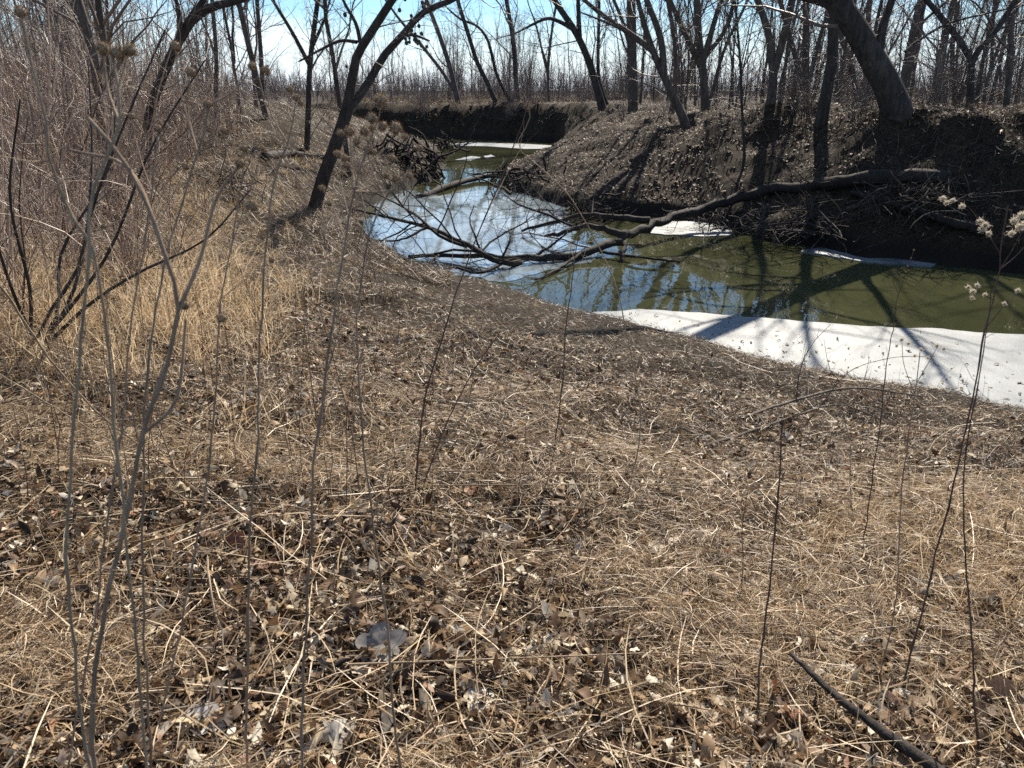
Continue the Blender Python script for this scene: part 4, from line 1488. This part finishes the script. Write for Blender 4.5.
weed('burr_weed', 'bushy plant crowded with round tan burrs in front of the leaning tree',
     [(300, 768), (308, 500), (330, 330), (348, 220), (362, 165), (378, 120)], .003, .0013, 1.1, 1.2,
     [(1.2, .0011, (350, 215), (340, 180), (338, 155)), (1.2, .0011, (362, 165), (372, 140), (372, 118)), (1.2, .0011, (362, 168), (384, 150), (396, 130)),
      (1.2, .0011, (356, 190), (352, 160), (350, 132)), (1.2, .0011, (352, 205), (372, 185), (386, 175)), (1.2, .0011, (370, 145), (378, 120), (381, 102)),
      (1.2, .0011, (356, 195), (390, 190), (409, 176)), (1.2, .0011, (346, 230), (330, 200), (322, 190))],
     [(381, 100, 1.2, 1.25), (372, 118, 1.2, 1.1), (396, 128, 1.2, 1.3), (383, 126, 1.21), (365, 131, 1.2), (350, 131, 1.2), (338, 154, 1.2, .8),
      (386, 175, 1.2, .7), (409, 175, 1.2, .7), (357, 141, 1.2, .8), (372, 128, 1.22, .8), (340, 133, 1.2, .8), (322, 188, 1.2, .7), (347, 165, 1.2, .8), (405, 137, 1.21, .7)], STALK)
weed('burr_weed', 'second burr plant, its round heads hanging low left of the blue water',
     [(404, 800), (384, 610), (364, 450), (358, 330), (372, 235), (396, 180)], .003, .0013, 1.2, 1.35,
     [(1.35, .0011, (372, 232), (360, 190), (345, 160)), (1.35, .0011, (384, 205), (372, 170), (368, 150)), (1.35, .0011, (390, 195), (412, 165), (420, 150)), (1.35, .0011, (362, 270), (342, 240), (330, 205))],
     [(345, 158, 1.35, .9), (368, 149, 1.35, 1.1), (374, 152, 1.35, .8), (420, 148, 1.35, .8), (330, 203, 1.35, .8), (396, 178, 1.35, .9), (392, 158, 1.35, .9), (360, 172, 1.35, .7)], STALK)
weed('burr_weed', 'burr stalk with a few small heads over the grassy left slope',
     [(158, 790), (190, 600), (214, 440), (222, 310), (238, 210), (244, 150)], .0028, .0012, 1.35, 1.5,
     [(1.5, .0011, (232, 240), (250, 190), (262, 150)), (1.5, .0011, (240, 190), (228, 160), (224, 132)), (1.5, .0011, (226, 300), (258, 270), (272, 262))],
     [(244, 148, 1.5, .9), (262, 148, 1.5, .8), (224, 130, 1.5, .9), (272, 260, 1.5, .8)], STALK)
weed('burr_weed', 'thin burr stalk nodding over the left thicket with five small dark heads',
     [(60, 800), (96, 600), (120, 430), (134, 300), (150, 190), (158, 130)], .0026, .0012, 1.2, 1.4,
     [(1.4, .0011, (140, 250), (168, 205), (186, 168)), (1.4, .0011, (150, 190), (138, 150), (132, 118)), (1.4, .0011, (136, 290), (112, 250), (104, 228))],
     [(158, 128, 1.4, .9), (186, 166, 1.4, .9), (132, 116, 1.4, .8), (104, 226, 1.4, .8), (164, 140, 1.4, .7)], STALK)
# crisp stalks, centre
weed('dead_stalk', 'long dark reddish stalk slanting up over the driftwood to the far bank',
     [(414, 500), (424, 405), (442, 340), (467, 264), (500, 184), (521, 128), (529, 100)], .0042, .0016, None, None,
     [(3.9, .0012, (500, 184), (520, 150), (540, 130)), (3.9, .001, (467, 264), (452, 235), (440, 225))], (), STALK_RED)
weed('dead_stalk', 'slim upright brown stalk in the middle, ending on the driftwood',
     [(553, 452), (559, 400), (568, 303), (583, 202), (596, 165)], .0036, .0014, None, None, [(4.3, .001, (572, 270), (590, 240), (606, 215)), (4.3, .001, (576, 250), (566, 225), (563, 200))], (), STALK_RED)
weed('dead_stalk', 'pale straight twig crossing the dark stalk above the blue water',
     [(640, 420), (620, 300), (579, 211), (545, 172), (518, 146), (530, 118), (523, 92)], .003, .0016, 3.2, 3.2, (), (), STALK_PALE)
weed('dead_stalk', 'pale stick leaning against the dark slanting stalk', [(427, 470), (445, 440), (466, 410), (474, 372)], .004, .002, None, None, (), (), STALK_PALE)
weed('dead_stalk', 'brown stalk leaning right beside the dark slanting stalk', [(420, 490), (445, 430), (475, 370), (500, 332)], .0035, .0016, None, None, (), (), STALK_RED)
weed('dead_stalk', 'short pale stick poking up from the shaded bank before the ice', [(612, 432), (626, 412), (644, 384)], .0035, .002, None, None, (), (), STALK_PALE)
weed('dead_stalk', 'thick brown cane sweeping down to the right along the left edge', [(-40, 250), (0, 286), (30, 330), (60, 370), (100, 415), (140, 446)], .004, .003, 2.0, 2.6, (), (), STALK_PALE, base=False)
weed('dead_stalk', 'long thin pale cane lying below the brown cane at the left edge', [(-40, 350), (0, 374), (60, 410), (110, 440), (170, 465)], .0028, .002, 2.3, 2.7, (), (), STALK_PALE, base=False)
weed('dead_stalk', 'pale bleached stem curving to the bottom edge, left of the centre', [(207, 560), (210, 590), (222, 640), (246, 690), (275, 735), (310, 775)], .003, .0035, 1.95, 1.45, (), (), STALK_PALE, base=False)
weed('dead_stalk', 'dark reddish stalk rising from the bottom edge toward the ice', [(755, 768), (764, 640), (776, 520), (782, 420)], .003, .0016, 1.5, 1.7, (), (), STALK_RED)
weed('dead_stalk', 'tall dark reddish stem beside the fluffy plant at the right', [(975, 790), (970, 640), (963, 520), (966, 450), (984, 345), (991, 290)], .0032, .001, 1.45, 1.55, (), (), STALK_RED)
# right: fluffy weeds
weed('fluffy_weed', 'tall branching weed topped with cream seed fluff at the right edge',
     [(925, 600), (940, 540), (958, 460), (975, 390), (986, 330), (996, 275), (1000, 245), (1008, 205)], .0032, .0014, 1.7, 1.7,
     [(1.7, .0012, (1000, 250), (982, 225), (966, 205), (944, 198)), (1.7, .0012, (996, 272), (1012, 250), (1024, 228)), (1.7, .0012, (986, 330), (1004, 306), (1020, 290)),
      (1.7, .0011, (990, 300), (978, 292), (968, 288)), (1.7, .0012, (998, 262), (1016, 256), (1030, 240))],
     [(943, 199, 1.7, .8), (947, 203, 1.7, .7), (953, 201, 1.7, .7), (962, 207, 1.7, .8), (980, 222, 1.7, .9), (985, 226, 1.7, 1), (982, 230, 1.7, .9), (988, 234, 1.7, .8),
      (1014, 222, 1.7, 1.1), (1019, 228, 1.7, 1.1), (1022, 216, 1.7, 1.1), (1012, 234, 1.7, .9), (1026, 224, 1.7, 1.1), (968, 288, 1.7, .7), (973, 292, 1.7, .8), (977, 286, 1.7, .7),
      (985, 295, 1.7, .6), (972, 298, 1.7, .6), (1004, 304, 1.7, .6), (1018, 291, 1.7, .7)], STALK_RED, kind='fluff', hs=1.25)
weed('fluffy_weed', 'small faded weed with tan fluff standing before the white ice',
     [(893, 610), (900, 500), (908, 430), (914, 390), (920, 352)], .002, .0011, 1.75, 1.75,
     [(1.75, .001, (914, 390), (904, 365), (902, 342)), (1.75, .001, (916, 380), (930, 360), (938, 346))],
     [(902, 340, 1.75, .8), (908, 344, 1.75, .7), (897, 346, 1.75, .6), (937, 346, 1.75, .8), (944, 349, 1.75, .7), (921, 350, 1.75, .7), (928, 358, 1.75, .6), (915, 356, 1.75, .6)], STALK, kind='fluff', hs=1.1)
weed('dead_stalk', 'slender seed spike stalk with a forked pale side twig before the green water',
     [(870, 500), (878, 440), (886, 380), (896, 310), (906, 272), (914, 250)], .0028, .0012, 2.6, 2.6,
     [(2.6, .0011, (896, 312), (915, 305), (942, 280)), (2.6, .001, (900, 294), (893, 280), (896, 270)), (2.6, .001, (897, 305), (888, 298), (884, 294))],
     [(906, 272, 2.6, .45), (908, 266, 2.6, .45), (911, 258, 2.6, .4), (914, 250, 2.6, .4), (904, 280, 2.6, .4)], STALK_RED, kind='burr')
weed('dead_stalk', 'small drooping grass stalk with nodding tips in front of the ice', [(796, 400), (800, 370), (806, 340), (810, 326)], .002, .001, None, None,
     [(5.2, .0012, (802, 352), (792, 346), (786, 354)), (5.2, .0012, (806, 340), (816, 334), (822, 344))], [(783, 357, 5.2, .8), (786, 352, 5.2, .7), (822, 345, 5.2, .7)], STALK_RED)
weed('dead_stalk', 'arching dark twig bowed over in front of the ice', [(800, 430), (822, 405), (850, 372), (890, 358), (935, 356)], .0035, .0015, None, None, (), (), STALK_RED)

# procedural stalks among the litter
MATS = [STALK_RED, STALK, STALK_RED, STALK_PALE]
def stalk(p, hgt, lean, label, group, mat, r=.002, nb=3):
    d = rng.normal(size=2) * lean
    W = [np.array([p[0], p[1], p[2] - .02])]
    for f in (.33, .66, 1):
        W.append(np.array([p[0] + d[0] * hgt * f ** 1.5 + rng.normal() * .012, p[1] + d[1] * hgt * f ** 1.5, p[2] + hgt * f * (1 - .3 * lean)]))
    P, L = resample(W, 14)
    R = np.linspace(r, r * .45, 14)
    mb = MB()
    mb.tubes(P[None], R[None], 5)
    if nb:
        a = spawn(P[None], R[None], np.array([L]), nb, .45, 1, .55, .22, 5, .3, .15, .008)
        mb.tubes(a[0], a[1], 4)
    o = mb.build('dead_stalk', mat, origin=p)
    return tag(o, label, 'weed', group)

LAB_W = 'thin upright dead stalk among the look-alikes in the litter on the left'
for i in range(120):
    p = ground_hit(-20 + 420 * rng.random(), 345 + 190 * rng.random())
    stalk(p, .35 + .75 * rng.random(), .12, LAB_W, 'thin dead stalks in the left litter', MATS[i % 4], .0014 + .0012 * rng.random(), int(rng.integers(0, 5)))
LAB_V = 'thin dead twig standing by itself in the straw among its look-alikes on the right'
for i in range(34):
    p = ground_hit(420 + 620 * rng.random(), 400 + 300 * rng.random())
    stalk(p, .15 + .45 * rng.random(), .3, LAB_V, 'thin dead twigs in the right straw', MATS[i % 4], .0013 + .0008 * rng.random(), int(rng.integers(0, 4)))
LAB_X = 'wispy dead stalk growing along the crest of the near bank by the ice'
for i in range(26):
    p = ground_hit(640 + 420 * rng.random(), 385 + 45 * rng.random())
    stalk(p, .15 + .3 * rng.random(), .25, LAB_X, 'wispy stalks along the near water edge', MATS[i % 3], .0016, int(rng.integers(1, 5)))

# long bleached stems lying on the litter
lying_list = [((430, 500), (560, 503), (740, 500), 'longest bleached stem lying level across the middle of the litter'),
              ((440, 489), (560, 489), (690, 488), 'thin straight stem lying just above the longest level one'),
              ((470, 528), (540, 524), (640, 527), 'short level stem lying below the longest one'),
              ((350, 490), (420, 484), (490, 465), 'pale stem lying slantwise left of the level stems'),
              ((505, 450), (560, 420), (600, 402), 'pale stem slanting up toward the shaded bank'),
              ((350, 690), (480, 688), (660, 674), 'long tan stem lying level across the bottom litter'),
              ((615, 575), (690, 640), (755, 720), 'straight tan stem slanting down to the right in the litter'),
              ((740, 520), (790, 560), (800, 600), 'bent tan stem beside the slanting one'),
              ((0, 640), (30, 655), (60, 680), 'yellow stem at the left edge among bent straw'),
              ((560, 600), (600, 575), (640, 560), 'thin grey stem lying up to the right in the litter'),
              ((180, 520), (300, 525), (360, 560), 'brown stem lying across the litter at left')]
for q in lying_list:
    W = np.array([ground_hit(*p) + (0, 0, .07) for p in q[:3]])
    P, L = resample(W, 16)
    P[:, 2] = np.maximum(P[:, 2], height(P[:, 0], P[:, 1]) + .045)
    mb = MB()
    mb.tubes(P[None], np.linspace(.0032, .002, 16)[None], 5)
    tag(mb.build('fallen_stalk', STALK_PALE if 'brown' not in q[3] else STALK, origin=P[0]), q[3], 'stem', 'stems lying on the litter')

# big single leaves that stand out
BIG = [((380, 660), .075, 'large grey curled leaf standing on edge among the straw'), ((905, 622), .055, 'bleached flat leaf lying right of the middle of the straw'),
       ((655, 562), .05, 'pale leaf lying near the long slanting stem'), ((240, 560), .05, 'dark reddish leaf on edge in the left litter'),
       ((265, 578), .05, 'curled tan leaf beside the dark reddish one'), ((205, 750), .06, 'whitish crumpled leaf at the bottom, left'),
       ((340, 755), .06, 'grey crumpled leaf at the bottom edge, left of the middle'), ((480, 724), .05, 'white crinkled leaf near the bottom middle'),
       ((700, 745), .07, 'broad tan leaf at the bottom, right of the middle'), ((990, 715), .07, 'brown upright curled leaf at the bottom right'),
       ((815, 605), .045, 'dark brown leaf below the pale one at right'), ((470, 500), .04, 'rusty leaf beside the level stems'),
       ((755, 600), .055, 'long pale leaf lying in the middle right litter'), ((580, 585), .04, 'small rusty leaf in the middle litter')]
LEAFCOL = {'grey': (.27, .245, .215), 'bleached': (.62, .55, .42), 'pale': (.52, .45, .34), 'reddish': (.16, .065, .035), 'tan': (.42, .30, .18), 'whitish': (.62, .58, .52),
           'white': (.66, .63, .58), 'brown': (.18, .11, .07), 'rusty': (.26, .11, .05)}
_lm = {}
def leaf_mat(c):
    if c not in _lm:
        m, nt, out = newmat('leaf_' + c)
        col = LEAFCOL[c]
        f = noise(nt, 60, 4)
        cc = ramp(nt, [(.3, tuple(v * .6 for v in col)), (.65, col)], f)
        b = N(nt, 'ShaderNodeBsdfPrincipled', Roughness=.6)
        nt.links.new(cc, b.inputs['Base Color'])
        t = N(nt, 'ShaderNodeBsdfTranslucent'); nt.links.new(cc, t.inputs['Color'])
        ms = N(nt, 'ShaderNodeMixShader', Fac=.25)
        nt.links.new(b.outputs['BSDF'], ms.inputs[1]); nt.links.new(t.outputs['BSDF'], ms.inputs[2])
        nt.links.new(ms.outputs['Shader'], out.inputs['Surface'])
        _lm[c] = m
    return _lm[c]
for (px, py), s, lab in BIG:
    p = ground_hit(px, py)
    key = next(c for c in LEAFCOL if c in lab.replace('whitish', 'whitish'))
    # fine leaf blade: polar grid with lobes, curl and a midrib
    nr, na = 8, 40
    a = np.linspace(0, 2 * PI, na, endpoint=False)
    lob = .72 + .28 * np.abs(np.cos(2.5 * a)) ** .8 * (1 + .2 * np.cos(a))
    r = np.linspace(0, 1, nr)[:, None]
    x = r * lob * np.cos(a) * s; y = r * lob * np.sin(a) * s * .75
    cu, cv = (2 + 3 * rng.random()) * rng.choice([-1, 1]), (2 + 5 * rng.random())
    z = cu * x ** 2 + cv * y ** 2 + .05 * np.abs(y) + fbm(x * 40 + px, y * 40, 3) * .012
    tl = .4 + .5 * rng.random() if 'edge' in lab or 'upright' in lab else .15
    y, z = y * math.cos(tl) - z * math.sin(tl), y * math.sin(tl) + z * math.cos(tl)
    sp_ = rng.random() * 6.28
    x, y = x * math.cos(sp_) - y * math.sin(sp_), x * math.sin(sp_) + y * math.cos(sp_)
    V = np.stack([x, y, z - z.min() + .035], -1).reshape(-1, 3)
    ii = np.arange(nr * na).reshape(nr, na)
    Q = np.stack([ii[:-1], np.roll(ii[:-1], -1, 1), np.roll(ii[1:], -1, 1), ii[1:]], -1).reshape(-1, 4)
    mb = MB(); mb.add(V, Q)
    mb.tubes(np.array([[V[ii[-1, 0]], V[ii[-1, 0]] * 1.25 + (0, 0, .004), V[ii[-1, 0]] * 1.5 + (0, 0, .0)]]), np.array([[.0012, .001, .0008]]), 4)
    o = mb.build('dead_leaf', leaf_mat(key))
    o.location = [float(v) for v in p]
    tag(o, lab, 'leaf', 'large leaves in the litter')

# ------------------------------------------------------------------ light, sky, camera
SUN_AZ, SUN_EL = math.radians(19.3), math.radians(40)
sd = Vector((math.sin(SUN_AZ) * math.cos(SUN_EL), math.cos(SUN_AZ) * math.cos(SUN_EL), math.sin(SUN_EL)))
sl = bpy.data.lights.new('sun', 'SUN')
sl.energy = 5.0; sl.angle = math.radians(.5); sl.color = (1, .905, .76)
so = bpy.data.objects.new('sun', sl)
so.rotation_euler = sd.to_track_quat('Z', 'Y').to_euler()
COL.objects.link(so)

w = bpy.data.worlds.new('World')
scene.world = w
w.use_nodes = True
nt = w.node_tree
nt.nodes.clear()
out = nt.nodes.new('ShaderNodeOutputWorld')
bg = nt.nodes.new('ShaderNodeBackground')
sky = nt.nodes.new('ShaderNodeTexSky')
sky.sky_type = 'NISHITA'
sky.sun_disc = False
sky.sun_elevation = SUN_EL
sky.sun_rotation = SUN_AZ
sky.air_density = 1.0; sky.dust_density = .2; sky.ozone_density = 3.0
tc = nt.nodes.new('ShaderNodeTexCoord')
mp = nt.nodes.new('ShaderNodeMapping')
mp.inputs['Scale'].default_value = (1, 1, 3.2)
nt.links.new(tc.outputs['Generated'], mp.inputs['Vector'])
cn = nt.nodes.new('ShaderNodeTexNoise')
cn.inputs['Scale'].default_value = 3.1; cn.inputs['Detail'].default_value = 7; cn.inputs['Roughness'].default_value = .58
nt.links.new(mp.outputs['Vector'], cn.inputs['Vector'])
cr = nt.nodes.new('ShaderNodeValToRGB')
cr.color_ramp.elements[0].position = .49; cr.color_ramp.elements[0].color = (0, 0, 0, 1)
cr.color_ramp.elements[1].position = .70; cr.color_ramp.elements[1].color = (.9, .9, .9, 1)
nt.links.new(cn.outputs['Fac'], cr.inputs['Fac'])
mx = nt.nodes.new('ShaderNodeMix'); mx.data_type = 'RGBA'
mx.inputs['B'].default_value = (11, 12, 12.8, 1)
sx = nt.nodes.new('ShaderNodeSeparateXYZ')
nt.links.new(tc.outputs['Generated'], sx.inputs[0])
hz = nt.nodes.new('ShaderNodeMapRange')
hz.inputs['From Min'].default_value = .01; hz.inputs['From Max'].default_value = .085
hz.inputs['To Min'].default_value = .95; hz.inputs['To Max'].default_value = 0
nt.links.new(sx.outputs['Z'], hz.inputs['Value'])
mxm = nt.nodes.new('ShaderNodeMath'); mxm.operation = 'MAXIMUM'
nt.links.new(cr.outputs['Color'], mxm.inputs[0]); nt.links.new(hz.outputs['Result'], mxm.inputs[1])
tint = nt.nodes.new('ShaderNodeMix'); tint.data_type = 'RGBA'; tint.blend_type = 'MULTIPLY'
tint.inputs['Factor'].default_value = 1; tint.inputs['B'].default_value = (.80, 1.03, 1.2, 1)
nt.links.new(sky.outputs['Color'], tint.inputs['A'])
nt.links.new(mxm.outputs['Value'], mx.inputs['Factor'])
nt.links.new(tint.outputs['Result'], mx.inputs['A'])
nt.links.new(mx.outputs['Result'], bg.inputs['Color'])
bg.inputs['Strength'].default_value = .06
nt.links.new(bg.outputs['Background'], out.inputs['Surface'])

cam = bpy.data.cameras.new('camera')
cam.sensor_fit = 'HORIZONTAL'; cam.sensor_width = 36; cam.lens = FPX / 1024 * 36
cam.clip_start = .05; cam.clip_end = 3000
cam.dof.use_dof = True; cam.dof.focus_distance = 4.0; cam.dof.aperture_fstop = cam.lens / 3.2
co = bpy.data.objects.new('camera', cam)
co.location = (0, 0, CAMZ)
co.rotation_euler = (PI / 2 - PITCH, 0, 0)
COL.objects.link(co)
scene.camera = co

vs = scene.view_settings
vs.view_transform = 'Standard'; vs.look = 'None'; vs.exposure = 1.0; vs.gamma = 1
scene.cycles.use_denoising = False
scene.cycles.max_bounces = 6
scene.cycles.diffuse_bounces = 2
scene.cycles.glossy_bounces = 3
scene.cycles.sample_clamp_indirect = 4
